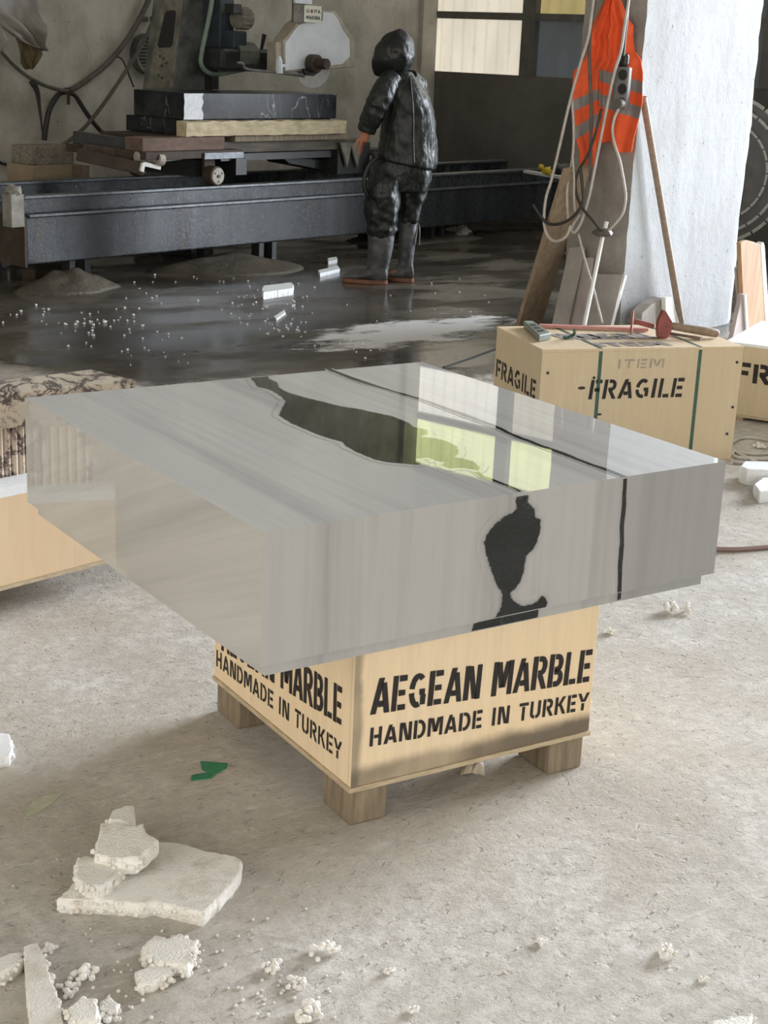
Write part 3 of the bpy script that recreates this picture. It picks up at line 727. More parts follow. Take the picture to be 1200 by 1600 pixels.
# ------------------------------------------------------------------ the stone saw at the back
def pbox(x0, y0, x1, y1, n0, n1):
    """box in building coordinates whose front (n0) spans these picture bounds"""
    xm, ym = (x0 + x1) / 2, (y0 + y1) / 2
    return MB().box(pn(x0, ym, n0).x, pn(x1, ym, n0).x, n0, n1, pn(xm, y1, n0).z, pn(xm, y0, n0).z)
def padd(mb, x0, y0, x1, y1, n0, n1):
    xm, ym = (x0 + x1) / 2, (y0 + y1) / 2
    mb.box(pn(x0, ym, n0).x, pn(x1, ym, n0).x, n0, n1, pn(xm, y1, n0).z, pn(xm, y0, n0).z); return mb
def root(name, label, cat, u, n, z=0, group=None): 
    p = MR @ Vector((u, n, z)); return thing(name, label, cat, p, RA, group)
BE = 6.95
t = root('saw_bed', 'long wet blue black steel bed with two rails behind the worker', 'machine bed', 0, 0)
obj('girder', MB().box(0, BE, 0, 1.0, .15, .478), M['steel'], t, MR, bevel=.012)
for n0 in (-.02, .93):
    obj('flange', MB().box(.02, BE, n0, n0 + .09, .4785, .497), M['rail'], t, MR, bevel=.003)
for n0 in (.02, .90):
    obj('rail_beam', MB().box(.02, BE, n0 + .02, n0 + .09, .4975, .598), M['steel'], t, MR, bevel=.004)
    obj('rail', MB().box(.01, BE, n0, n0 + .10, .5985, .62), M['rail'], t, MR, bevel=.005)
obj('end_plate', MB().box(-.02, -.0005, -.01, 1.01, .14, .485), M['rust'], t, MR)
b = MB().box(-.13, -.025, -.02, .08, .42, .64); b.ball((-.075, .02, .66), .055, 2, (1, 1, .8), .012)
obj('end_stop', b, M['rubble'], t, MR)
for u in (.42, .56, 2.35, 2.50, 4.6, 4.75):
    for n0 in (.06, .86): obj('leg', MB().box(u, u + .05, n0, n0 + .09, 0, .1495), M['dark_steel'], t, MR)

t = root('saw_carriage', 'rusty wheeled carriage on the rails carrying the black stone blocks', 'carriage', 1.6, .5, .62)
b = padd(MB(), 228, 236, 380, 248, .03, .95)
obj('deck', b, M['rust'], t, MR, bevel=.004)
obj('deck_edge', padd(MB(), 320, 238, 381, 248.5, .012, .0295), M['rail'], t, MR, bevel=.003, label='worn bright front edge of the deck')
obj('deck', padd(MB(), 346, 219, 562, 236, .16, .9), M['dark_deck'], t, MR, bevel=.004)
wc = pn(341, 271, .0)
def disc_n(mb, c, r, n0, n1, k=28):
    mb.loft([[Vector((c.x + rr * math.cos(2 * math.pi * i / k), n, c.z + rr * math.sin(2 * math.pi * i / k))) for i in range(k)] for n, rr in ((n0, r * .94), (n0 + .004, r), (n1, r))]); return mb
for uu in (wc.x, wc.x + 2.02):
    for n0 in (.0, .88):
        wz = .62 + .076
        w_ = obj('wheel', disc_n(MB(), Vector((uu, 0, wz)), .075, n0 + .01, n0 + .09), M['rust'], t, MR)
        b = disc_n(MB(), Vector((uu, 0, wz)), .064, n0 - .004, n0 + .0098); 
        hb = obj('wheel_face', b, M['wheel_face'], w_, MR)
        b = disc_n(MB(), Vector((uu, 0, wz)), .012, n0 - .016, n0 - .0042); 
        for a_ in (.6, 2.6, 4.7): disc_n(b, Vector((uu + .042 * math.cos(a_), 0, wz + .042 * math.sin(a_))), .008, n0 - .008, n0 - .0042, 8)
        hb.name = 'wheel_face'; obj('hub_bolts', b, M['dark_steel'], w_, MR)
        zt = pn(341, 249, .03).z
        obj('wheel_mount', MB().box(uu - .05, uu + .06, n0 + .10, n0 + .13, wz - .03, zt), M['rust'], t, MR)
def pbar(mb, x0, y0, n0, x1, y1, n1, wd, th): return mb.bar(pn(x0, y0, n0), pn(x1, y1, n1), wd, th)
obj('side_arm', pbar(MB(), 118, 214, .75, 250, 234, .15, .11, .09), M['dark_steel'], t, MR, bevel=.006)
obj('side_arm', pbar(MB(), 130, 231, .6, 254, 249, .10, .05, .07), M['rust'], t, MR, bevel=.01)
obj('side_arm', pbar(MB(), 122, 241, .5, 224, 263, .10, .09, .09), M['rust'], t, MR, bevel=.006)
b = MB(); b.tube([pn(212, 244, .13), pn(250, 249, .08)], .035, 10); b.tube([pn(246, 249, .05), pn(254, 250, .045)], .045, 12)
obj('roller', b, M['wheel_face'], t, MR)
b = MB(); b.tube([pn(254, 249, .07), pn(284, 245, .07)], .022, 8); obj('pipe_stub', b, M['hose_green'], t, MR, label='green pipe stub')
b = MB(); b.bar(pn(221, 268, .06), pn(224, 255, .06), .02, .03).bar(pn(224, 256, .06), pn(250, 262, .06), .02, .03)
obj('bracket', b, M['edge_white'], t, MR, label='pale angle bracket')
b = MB().prism([pn(442, 247, .3), pn(450, 246, .3), pn(528, 250, .3), pn(536, 262, .3), pn(536, 272, .3), pn(452, 256, .3)], (0, .25, 0))
obj('drive_arm', b, M['dark_steel'], t, MR, bevel=.006)
b = MB(); 
for x in (540, 556):
    b.prism([pn(x - 8, 223, .12), pn(x + 10, 223, .12), pn(x + 3, 262, .12)], (0, .02, 0))
obj('pointed_plates', b, M['machine'], t, MR)
obj('end_bracket', padd(MB(), 528, 222, 578, 272, .15, .5), M['dark_steel'], t, MR, bevel=.006)
obj('cross_beam', padd(MB(), 345, 236.5, 612, 247, .2, .85), M['dark_steel'], t, MR)
for u in (wc.x - .1, wc.x + .35): obj('under_frame', MB().box(u, u + .12, .16, .84, pn(341, 275, .16).z, pn(341, 249, .16).z), M['dark_steel'], t, MR)

# stones on the carriage
NB = .17
pA, pB = pn(287, 187, NB), pn(525, 187.5, NB); zt_ = pn(287, 145, NB).z; zb_ = pA.z
dl = pu(209, 160, pA.x).y
b = MB().box(pA.x, pB.x, NB, dl, zb_, zt_)
BT = one('black_marble_block', 'upper black marble block with white film torn over its corner, under the saw blade', 'stone block', b, M['black_marble'], space=MR, bevel=.004)
random.seed(11)
b = MB(); e0 = [(288 + random.uniform(-1, 1), y) for y in (146, 153, 160, 167, 174, 181, 187)]; e1 = [(x, y) for x, y in ((317, 187), (318, 178), (315, 170), (318, 160), (316, 152), (318, 146))]
b.prism([pn(x, y, NB - .006) for x, y in e0 + e1], (0, .0055, 0))
one('torn_film', 'patch of torn white film on the corner of the upper black block', 'film', b, M['torn_film'], space=MR)
zl = pn(287, 213, NB - .02).z
dl2 = pu(197, 196, pA.x + .02).y
b = MB().box(pA.x + .02, pB.x - .05, NB + .02, dl2, zl, zb_ - .001)
one('black_marble_block', 'lower black marble slab beneath the upper block, sticking out to the left', 'stone block', b, M['black_marble'], space=MR, bevel=.004)
q0, q1 = pn(291, 201, NB - .09), pn(541, 201, NB - .09); random.seed(4)
b = MB()
rings = []
for i in range(26):
    u = q0.x + (q1.x - q0.x) * i / 25; r = random.uniform
    rings.append([Vector((u, NB - .09 + r(-.004, .004), zl + r(0, .006))), Vector((u, NB + .018, zl)), Vector((u, NB + .018, zb_ - .004 + r(-.008, 0))), Vector((u, NB - .09 + r(-.006, .006), zb_ - .004 + r(-.014, .002)))])
b.loft(rings); one('packing_timber', 'pale rough packing timber wedged under the front of the black block', 'timber', b, M['pale_timber'], space=MR)
ZD = pn(304, 236, .03).z + .0015; ZD2 = pn(454, 219, .16).z + .0015
b = MB().box(pn(223, 222, NB - .1).x, pn(351, 222, NB - .1).x, NB - .1, NB + .1, ZD, zl - .002); one('packing_timber', 'short reddish plank lying on the carriage below the black slab', 'timber', b, M['red_timber'], space=MR, bevel=.004)
b = MB().box(pn(352, 217, NB).x + .06, pn(540, 217, NB).x, NB - .05, .8, ZD2, max(zl - .002, ZD2 + .008)); one('packing_board', 'thin dark board between carriage deck and pale timber', 'board', b, M['block_wood'], space=MR)
b = MB().box(pn(228, 225, NB + .12).x, pn(345, 225, NB + .12).x - .03, NB + .12, .82, ZD, zl - .002); one('packing_timber', 'dark bearer timber between the carriage deck and the lower black slab', 'timber', b, M['rust'], space=MR)

# saw column and head
t = root('bridge_saw', 'grey stone saw column with white blade guard rising behind the rails', 'stone saw', 2.6, 1.5)
NC = 1.3
base = [(287, -40), (332, -40), (334, 140), (336, 262), (258, 262), (269, 137)]
P3 = [pn(x, y, NC) for x, y in base]; zl0 = 0.0
lowest = [Vector((P3[3].x, NC, 0)), Vector((P3[4].x - .05, NC, 0))]
P3 = P3[:3] + lowest + P3[5:]
P3[0].z = P3[1].z = 2.75; P3[0].x = pn(287, -40, NC).x + .12
obj('column', MB().prism(P3, (0, .38, 0)), M['machine_dark'], t, MR, bevel=.02)
p0, p1 = pn(269, 137, NC), pn(285, 0, NC)
nl = (p1 - p0).cross(Vector((0, 1, 0))).normalized()
def onleft(x, y, off=.004):
    o = MRI @ CAM; v = MRI.to_3x3() @ ray(x, y); q = o + v * ((p0 - o).dot(nl) / v.dot(nl)); return q
sg = -1 if nl.x > 0 else 1
lf = [onleft(x, y) for x, y in ((255, -2), (286, -2), (270, 137), (230, 137))]
obj('side_casting', MB().prism(lf, nl * sg * .006), M['machine'], t, MR)
hole = [onleft(x, y) + nl * sg * .0065 for x, y in ((259, 20), (262, 17), (274, 16), (276, 20), (271, 68), (267, 74), (250, 75), (247, 71))]
obj('side_opening', MB().prism(hole, nl * sg * .003), M['socket_dark'], t, MR, label='dark rounded opening in the side')
b = MB()
for x, y in ((251, 88), (257, 92), (254, 103), (261, 99), (249, 118), (254, 122)):
    q = onleft(x, y) + nl * sg * .008; b.ball(q, .012, 1)
obj('bolt_heads', b, M['rust'], t, MR)
obj('slide_way', padd(MB(), 333, -60, 343, 140, NC - .10, NC + .1), M['dark_steel'], t, MR, bevel=.004)
obj('slide_plate', padd(MB(), 344, -60, 366, 108, NC - .2, NC + .05), M['machine_blue'], t, MR, bevel=.008)
NS = .95
obj('spindle_housing', padd(MB(), 348, 76, 431, 112, NS, NS + .28), M['dark_steel'], t, MR, bevel=.03)
b = MB(); c0 = pn(379, 29, NS + .05)
b.tube([c0 + Vector((-.07, 0, 0)), c0 + Vector((.0, 0, 0)), c0 + Vector((.06, 0, 0))], [.085, .09, .085], 18)
for k in range(14):
    a_ = k * 2 * math.pi / 14; b.bar(c0 + Vector((-.06, math.cos(a_) * .09, math.sin(a_) * .09)), c0 + Vector((.05, math.cos(a_) * .09, math.sin(a_) * .09)), .012, .012)
mo = obj('motor', b, M['machine'], t, MR)
b = MB().tube([c0 + Vector((.061, 0, 0)), c0 + Vector((.085, 0, 0))], [.075, .055], 16); obj('motor_cowl', b, M['machine'], mo, MR)
obj('terminal_box', padd(MB(), 365, 6, 378, 22, NS - .05, NS + .06), M['dark_steel'], mo, MR, bevel=.006)
obj('motor_mount', padd(MB(), 366, 48, 386, 76, NS + .02, NS + .16), M['machine_blue'], t, MR, bevel=.01)
b = MB().tube([pn(388, 76, NS), pn(412, 74, NS)], .05, 12); 
b = MB().tube([pn(408, 80, NS + .08), pn(413, 54, NS + .08)], [.012, .02], 8); obj('lever', b, M['dark_steel'], t, MR)
b = MB(); cc = pn(378, 84, NS + .1); b.tube([cc + Vector((-.12, 0, -.02)), cc + Vector((.1, 0, -.02))], .12, 16); obj('spindle_collar', b, M['machine_dark'], t, MR)
NG = .56
g = [(443, 64), (463, 37), (490, 17), (523, 17), (532, 27), (541, 43), (554, 60), (555, 105), (500, 109), (443, 114)]
obj('blade_guard', MB().prism([pn(x, y, NG) for x, y in g], (0, .13, 0)), M['guard_edge'], t, MR, bevel=.008)
random.seed(9)
gi = [(446, 67), (465, 41), (476, 35), (504, 33), (505, 19), (520, 20), (528, 30), (536, 47), (546, 62), (547, 88), (535, 100), (505, 104), (446, 110)]
obj('guard_face', MB().prism([pn(x, y, NG - .006) for x, y in gi], (0, .0055, 0)), M['guard'], t, MR, label='white splashed face of the guard')
obj('guard_side', padd(MB(), 431, 66, 442.5, 113, NG + .02, NG + .125), M['guard_edge'], t, MR, bevel=.006)
obj('guard_bracket', padd(MB(), 459, -25, 478, 36, NG - .03, NG - .0065), M['machine'], t, MR, bevel=.004)
obj('guard_bracket', padd(MB(), 461, -3, 488, 6, NG - .05, NG - .031), M['guard'], t, MR, bevel=.003)
bc = pn(491, 94, NG + .065)
bl = obj('saw_blade', disc_n(MB(), bc, pn(491, 94, NG + .065).z - pn(491, 140, NG + .065).z, NG + .061, NG + .068, 64), M['blade'], t, MR)
h1 = pn(487, 99, NG - .02); b = disc_n(MB(), h1, .075, NG - .09, NG - .0065); disc_n(b, h1 + Vector((.01, 0, .0)), .045, NG - .19, NG - .0905)
obj('spindle_nut', b, M['rust'], t, MR, bevel=.004)
b = MB(); pl = [pn(x, y, NG - .03) for x, y in ((474, 108), (505, 104), (499, 113), (490, 119), (478, 118))]; b.prism(pl, (0, .02, 0)); obj('nut_plate', b, M['dark_steel'], t, MR)
b = MB().tube(smooth_path([pn(x, y, NG - .02) for x, y in ((371, 98), (380, 100), (386, 108), (430, 113), (475, 119))]), .012, 8); obj('water_pipe', b, M['cable_grey'], t, MR)
b = MB(); v0 = pn(436, 103, NG - .03); b.tube([v0 + Vector((0, 0, -.06)), v0 + Vector((0, 0, .04)), v0 + Vector((0, 0, .08))], [.035, .03, .012], 10); b.tube([v0, v0 + Vector((.07, 0, 0))], .015, 8)
obj('water_valve', b, M['guard'], t, MR)
# name board on the guard
sx0, sx1, sy0, sy1 = 475.5, 502, 9, 35
SG = NG - .034
bd = padd(MB(), sx0, sy0, sx1, sy1, SG - .006, SG); sb = obj('name_board', bd, M['sign'], t, MR)
s0, s1 = pn(sx0, 22, SG).x, pn(sx1, 22, SG).x; zt2, zb2 = pn(489, sy0, SG).z, pn(489, sy1, SG).z
hh = zt2 - zb2; ww = s1 - s0
def sg_place(s_, z_): return lambda s, h: Vector((s_ + s, SG - .0072, z_ + h))
b = MB(); stencil(b, 'U', sg_place(s0 + .09 * ww, zb2 + .56 * hh), ww * .16, hh * .22, 0, .30); stencil(b, 'PA', sg_place(s0 + .54 * ww, zb2 + .56 * hh), ww * .38, hh * .22, 0, .30)
stencil(b, 'MAKINA', sg_place(s0 + .08 * ww, zb2 + .17 * hh), ww * .82, hh * .22, 0, .26)
obj('lettering', b, M['sign_green'], sb, MR)
b = MB(); b.ball(Vector((s0 + .40 * ww, SG - .008, zb2 + .67 * hh)), hh * .12, 2, (1, .1, 1)); obj('lettering', b, M['sign_red'], sb, MR)
b = MB().tube(smooth_path([pn(x, y, NC - .15) for x, y in ((334, -60), (331, 0), (324, 40), (316, 78), (314.5, 100), (325, 113), (342, 115.5), (362, 112), (386, 107))], 6), .021, 10)
one('water_hose', 'pale green hose curving down the front of the saw column', 'hose', b, M['hose_green'], space=MR, smooth=True)

# ------------------------------------------------------------------ things along the back wall
b = MB()
fc = pn(226, 84, WN); fr_ = abs(pn(226, 52, WN).z - fc.z)
def ringn(mb, c, r0, r1, n0, n1, k=36):
    mb.loft([[Vector((c.x + r * math.cos(2 * math.pi * i / k), n, c.z + r * math.sin(2 * math.pi * i / k))) for i in range(k)] for r, n in ((r0, n0), (r1, n0), (r1, n1), (r0, n1), (r0, n0))], cap=False); return mb
t = thing('extractor_fan', 'round grey louvred fan on the back wall behind the saw column', 'fan', MR @ Vector((fc.x, WN, fc.z)), RA)
obj('fan_ring', ringn(MB(), fc, fr_ * .82, fr_, WN - .09, WN - .001), M['machine_dark'], t, MR)
b = MB()
for k in range(9):
    z = fc.z - fr_ * .7 + k * fr_ * .17; hw = math.sqrt(max(0, (fr_ * .81) ** 2 - (z - fc.z) ** 2))
    b.bar(Vector((fc.x - hw, WN - .05, z)), Vector((fc.x + hw, WN - .05, z)), .05, .008)
obj('louvres', b, M['machine'], t, MR)
b = MB(); padd(b, 216, 26, 231.5, 34, WN - .012, WN - .001); padd(b, 236, 26, 248, 34, WN - .012, WN - .001)
obj_ = one('wall_vents', 'pair of small dark vent holes high on the back wall', 'vent', b, M['socket_dark'], space=MR)
def wallcable(name, label, px, r, mat, n=WN - .06, end=None):
    P = smooth_path([pn(x, y, n if len(q) == 0 else q[0]) for x, y, *q in px], 6)
    return one(name, label, 'cable', MB().tube(P, r, 8), M[mat], space=MR, smooth=True)
wallcable('hanging_cable', 'thick grey cable sweeping down from the saw to the tie on the back wall', [(242, -40), (232, 0), (205, 52), (172, 95), (140, 122), (118, 137), (106, 142)], .026, 'cable_grey')
wallcable('hanging_cable', 'dark cable arching from the wall tie down to the left', [(108, 143), (95, 145), (86, 155), (77, 172), (72, 196), (69, 219)], .024, 'cable_dark', WN - .10)
wallcable('hanging_cable', 'dark cable arching from the wall tie down to the right', [(107, 144), (118, 150), (132, 172), (145, 190), (157, 204), (168, 212)], .022, 'cable_dark', WN - .13)
wallcable('hanging_cable', 'brown cable sagging from the hanging sheet to the wall tie', [(-15, 60), (8, 88), (28, 108), (52, 125), (80, 137), (106, 143)], .016, 'cable_grey', WN - .15)
wallcable('hanging_cable', 'dark cable drooping straight down left of the wall tie', [(50, 127), (58, 143), (62, 170), (65, 195), (68, 214)], [.03, .03, .03, .03, .026, .026, .022, .022, .02, .018, .016, .016, .014, .014, .012, .012, .01, .01, .01, .01, .01, .01, .01, .01, .01], 'cable_dark', WN - .19)
wallcable('hanging_cable', 'straight grey cable slanting across the back wall below the fan', [(252, -10), (236, 40), (214, 84), (196, 112), (172, 148), (150, 178), (126, 205), (98, 227)], .018, 'cable_grey', WN - .23)
wallcable('hanging_cable', 'thin loop of wire hanging beside the black block', [(176, 86), (190, 92), (198, 108), (204, 124), (209, 136)], .008, 'cable_dark', WN - .05)
wallcable('hanging_cable', 'thin wire low on the back wall left of the pebbled stone', [(-5, 252), (10, 257), (28, 255), (46, 250)], .014, 'cable_dark', WN - .05)
b = MB().tube([pn(107, 143, WN - .16), pn(107, 163, WN - .14)], .014, 8); b.ball(pn(107, 142, WN - .13), .04, 2, (1.6, .8, .7), .006)
one('cable_tie', 'brown tie bundling the cables on the back wall', 'tie', b, M['rust'], space=MR)
# plastic sheet draped at the upper left
def drape(name, label, cat, rows, n, mat, amp=.08, th=.006, seed=0):
    b = MB(); R_ = []
    for y, xl, xr in rows:
        r = []
        for k in range(13):
            x = xl + (xr - xl) * k / 12; p = pn(x, y, n); p.y += amp * noise.noise(Vector((k * .33 + seed, y * .03, seed))) + .02 * math.sin(k * 1.4 + y * .05); r.append(p)
        R_.append(r)
    b.loft(R_, closed=False); o = one(name, label, cat, b, M[mat], space=MR, smooth=True)
    md = o.modifiers.new('cloth', 'SOLIDIFY'); md.thickness = th; return o
drape('plastic_sheet', 'dusty plastic sheet draped in the upper left corner by the back wall', 'sheet', [(-50, -40, 44), (-10, -30, 54), (20, -20, 62), (40, 0, 66), (55, 18, 68), (66, 36, 70), (74, 52, 72), (79, 68, 73)], 2.0, 'tarp', .12, seed=2)
drape('stained_cloth', 'stained ochre sack hanging below the plastic sheet at upper left', 'cloth', [(50, 24, 30), (62, 26, 50), (72, 28, 62), (85, 30, 66), (98, 36, 60), (108, 44, 52)], 2.2, 'ochre', .1, seed=5)
drape('plastic_sheet', 'pale triangular end of sheet at the left picture edge', 'sheet', [(40, -30, 2), (52, -30, 8), (62, -28, 11), (72, -24, 7), (86, -20, 1)], 1.9, 'tarp', .05, seed=8)
# stones behind the bed
t_ = pn(50, 280, 1.35).z
b = MB(); p_, q_ = pn(48, 245, 1.35), pn(116, 245, 1.35)
zz = pn(80, 257, 1.35).z
b.box(p_.x, q_.x, 1.35, 1.6, zz, pn(80, 228, 1.35).z)
one('pebbled_stone', 'pebbled stone offcut on a pale box behind the rails at left', 'stone', b, M['conglomerate'], space=MR, bevel=.01)
q2 = pn(112, 265, 1.33); b = MB().box(p_.x - .01, q2.x, 1.32, 1.65, 0, zz - .001)
one('carton', 'pale box standing behind the rails under the pebbled stone', 'box', b, M['carton'], space=MR, bevel=.004)
q3 = pn(144, 268, 1.33); b = MB().box(q2.x + .005, q3.x, 1.36, 1.6, 0, zz - .02)
one('stone_offcut', 'dark square offcut beside the pale box behind the rails', 'stone', b, M['stone_grey'] if False else M['block_wood'], space=MR, bevel=.004)

# mud heaps round the legs, rubble
def heap(name, label, cat, c, rx, ry, h, mat, seed, space=ID, group=None):
    b = MB(); K, R = 36, 9; rings = []
    for i in range(R + 1):
        t_ = 1 - i / R; rg = []
        for k in range(K):
            a = 2 * math.pi * k / K; nz = 1 + .35 * noise.noise(Vector((math.cos(a) * 1.3 + seed, math.sin(a) * 1.3, seed)))
            r = max(t_, .01) * nz; z = h * (1 - t_ ** 1.6) * (1 + .3 * noise.noise(Vector((math.cos(a) * r * 3 + seed, math.sin(a) * r * 3, 4.))))
            rg.append(Vector((c[0] + rx * r * math.cos(a), c[1] + ry * r * math.sin(a), max(z, 0) - (.004 if i == 0 else 0))))
        rings.append(rg)
    b.loft(rings); return one(name, label, cat, b, M[mat], space=space, smooth=True, group=group)
h0 = MRI @ pz(125, 455)
heap('mud_heap', 'heap of wet stone mud round the front leg of the bed at left', 'mud', (h0.x, h0.y + .12), .42, .26, .13, 'mud', 1, MR)
h1 = MRI @ pz(425, 425)
heap('mud_heap', 'flat heap of dark mud under the bed left of the worker', 'mud', (h1.x - .1, h1.y + .35), .75, .42, .10, 'mud', 4, MR)
h2 = MRI @ pz(690, 385)
heap('mud_heap', 'dark mud bank under the bed right of the worker', 'mud', (h2.x + .3, h2.y + .55), .9, .4, .09, 'mud', 7, MR)
random.seed(21)
b = MB(); q = pz(714, 372)
for k in range(7): b.ball(q + Vector((random.uniform(-.07, .07), random.uniform(-.10, .10), .03 + .012 * k)), .05, 2, (1.2, 1, .6), .012)
one('rubble_lump', 'pale lump of rubble on the wet floor right of the worker', 'rubble', b, M['rubble'], smooth=False)
# ------------------------------------------------------------------ the worker
WF = pz(612, 443); WYAW = -.5839
t = thing('person', 'person in dark hooded rain suit and rubber boots, back turned, beside the saw bed', 'person', WF, WYAW); PM = WM[t.name].copy(); PMI = PM.inverted()
FWD = Vector((math.sin(-WYAW), math.cos(-WYAW), 0))
def W(x, y, dep=0.):
    v = ray(x, y); p = CAM + v * ((WF - CAM).dot(FWD) / v.dot(FWD)); q = PMI @ p; return Vector((q.x, q.y + dep, q.z))
def hring(x0, x1, y, ry, dep=0., n=28, wob=0., sq=2.3):
    a, b = W(x0, y), W(x1, y); c = (a + b) / 2; rx = (b.x - a.x) / 2; out = []
    for k in range(n):
        q = 2 * math.pi * k / n; cx, sy = math.cos(q), math.sin(q)
        f = (abs(cx) ** sq + abs(sy) ** sq) ** (-1 / sq) * (1 + wob * math.sin(q * 5 + y * .11) )
        out.append(Vector((c.x + rx * f * cx, dep + ry * f * sy, c.z)))
    return out
def organic(name, mb, mat, parent, voxel, smooth=3, wr=0., size=.1, label=None):
    o = obj(name, mb, mat, parent, PM, smooth=True, label=label)
    r = o.modifiers.new('merge', 'REMESH'); r.mode = 'VOXEL'; r.voxel_size = voxel; r.use_smooth_shade = True
    if smooth: s_ = o.modifiers.new('smooth', 'SMOOTH'); s_.iterations = smooth; s_.factor = .5
    if wr:
        tx = bpy.data.textures.new(name + '_folds', 'CLOUDS'); tx.noise_scale = size; tx.noise_depth = 2
        d_ = o.modifiers.new('folds', 'DISPLACE'); d_.texture = tx; d_.strength = wr; d_.mid_level = .5
    return o
# bare body under the clothes: one surface from head to feet with five-fingered hands
F1, F2 = PMI @ pz(578, 443), PMI @ pz(630, 440)        # ankles on the ground
b = MB()
b.loft([hring(*r) for r in ((606, 640, 112, .06, .0), (600, 648, 126, .09, .0), (606, 660, 145, .12), (606, 668, 190, .12), (602, 668, 230, .12), (600, 668, 262, .12), (606, 660, 285, .10))])
hc = W(616, 84); FD = Vector((-.9, .42, 0)).normalized(); SD = Vector((FD.y, -FD.x, 0))
b.ball(hc, .1, 3, (.96, .9, 1.16)); b.ball(hc + FD * .04 + Vector((0, 0, -.05)), .075, 3, (1, .85, 1.0)); b.ball(hc + FD * .112 + Vector((0, 0, -.01)), .016, 2, (1, .9, 1.7))
b.ball(hc + SD * .092, .025, 2, (1, .5, 1.4)); b.ball(hc - SD * .092, .025, 2, (1, .5, 1.4)); b.ball(hc + FD * .10 + Vector((0, 0, -.055)), .017, 2, (.7, 1.5, .5))
b.tube([W(622, 118), W(619, 100)], .055, 12)
for top_, kn, an, sx, hx in (((604, 268, -.05), (596, 340, -.06), F1, 594, 580), ((648, 262, .09), (639, 340, .12), F2, 636, 626)):
    b.tube([W(*top_), W((top_[0] + kn[0]) / 2, 300, (top_[2] + kn[2]) / 2), W(*kn), Vector((W(sx, 390).x, an.y, .28)), Vector((W(sx - 1, 430).x, an.y, .09))], [.060, .066, .055, .05, .036], 12)
    b.ball(Vector((W(hx, 430).x, an.y, .064)), .034, 2, (2.6, .85, .75))
def hand(mb, wr, kn, tip, spread, thumb):
    mb.tube([wr + (wr - kn) * .5, wr, wr.lerp(kn, .55), kn], [.028, .030, .040, .036], 10)
    for k, (o_, l_) in enumerate(((-1.5, .88), (-.5, 1), (.5, .95), (1.5, .75))):
        a = kn + spread * o_; e = kn.lerp(tip, l_) + spread * o_ * .8; m_ = a.lerp(e, .5) + thumb * .18
        mb.tube([a - (tip - kn) * .25, a, m_, e], [.0105, .0105, .0095, .007], 8); mb.ball(e, .007, 1)
    th0 = wr.lerp(kn, .45) + thumb * .5; mb.tube([th0, th0 + thumb * .9 + (kn - wr) * .4, th0 + thumb * .95 + (kn - wr) * .95], [.014, .012, .008], 8)
wl, kl, tl = W(573, 203, -.14), W(567, 219, -.14), W(563.5, 240, -.12)
hand(b, wl, kl, tl, Vector((.006, .021, 0)), Vector((-.03, -.012, -.01)))
b.tube([W(607, 128, -.13), W(590, 160, -.17), W(578, 186, -.15), wl], [.050, .042, .036, .03], 10)
wr_, kr, tr = W(612, 212, .30), W(607, 226, .31), W(604, 243, .31)
hand(b, wr_, kr, tr, Vector((.006, .021, 0)), Vector((-.03, .0, -.01)))
b.tube([W(645, 132, .14), W(655, 165, .22), W(632, 195, .28), wr_], [.055, .045, .04, .03], 10)
body = organic('body', b, M['skin'], t, .0048, 2)
b = MB().ball(hc - FD * .012 + Vector((0, 0, .012)), .106, 3, (.96, .9, 1.12)); organic('hair', b, M['hair'], t, .012, 1)
# jacket with sleeves
b = MB()
def tring(x0, y0, x1, y1, ry, dep=0., n=28, wob=.03, sq=2.3):      # ring tilted across the picture (slanting hem)
    r = hring(x0, x1, (y0 + y1) / 2, ry, dep, n, wob, sq); a, b_ = W(x0, y0), W(x1, y1); cx = (a.x + b_.x) / 2; hw = (b_.x - a.x) / 2
    return [Vector((v.x, v.y, a.z + (b_.z - a.z) * ((v.x - cx) / hw + 1) / 2)) for v in r]
b.loft([hring(*r) for r in ((606, 643, 112, .095, .0), (602, 648, 118, .115, .0), (599, 655, 127, .155, .0), (600, 664, 138, .18, .0), (602, 672, 152, .19, .0), (601, 679, 170, .19, .0), (597, 682, 190, .185, .0), (594, 683, 212, .185, .0, 28, .02))] + [tring(591, 226, 684, 236, .19), tring(590, 240, 683, 254, .195), tring(592, 247, 680, 264, .195), tring(597, 249, 675, 265, .16)])
b.tube(smooth_path([W(613, 122, -.09), W(604, 133, -.15), W(597, 148, -.185), W(589, 166, -.19), W(582, 181, -.175), (W(577, 192, -.16)), W(572, 204, -.15)], 5), [[.078, .090, .088, .083, .080, .073, .068, .068][min(i // 5, 6)] + (.003 * math.sin(i * 1.9) if 8 < i < 28 else 0) for i in range(31)], 18)
b.tube([W(636, 124, .10), W(650, 138, .16), W(656, 160, .22), W(645, 182, .26), W(625, 200, .29), W(614, 211, .30)], [.085, .095, .09, .082, .075, .066], 18)
jk = organic('jacket', b, M['vinyl'], t, .010, 1, .024, .12)
# back seam and pocket flap
b = MB().tube(smooth_path([W(x, y, d_) for x, y, d_ in ((640, 122, -.125), (642, 140, -.178), (644, 165, -.195), (645, 195, -.190), (645, 225, -.195), (646, 252, -.202))], 8), .007, 6)
obj('back_seam', b, M['vinyl'], jk, PM, smooth=True)
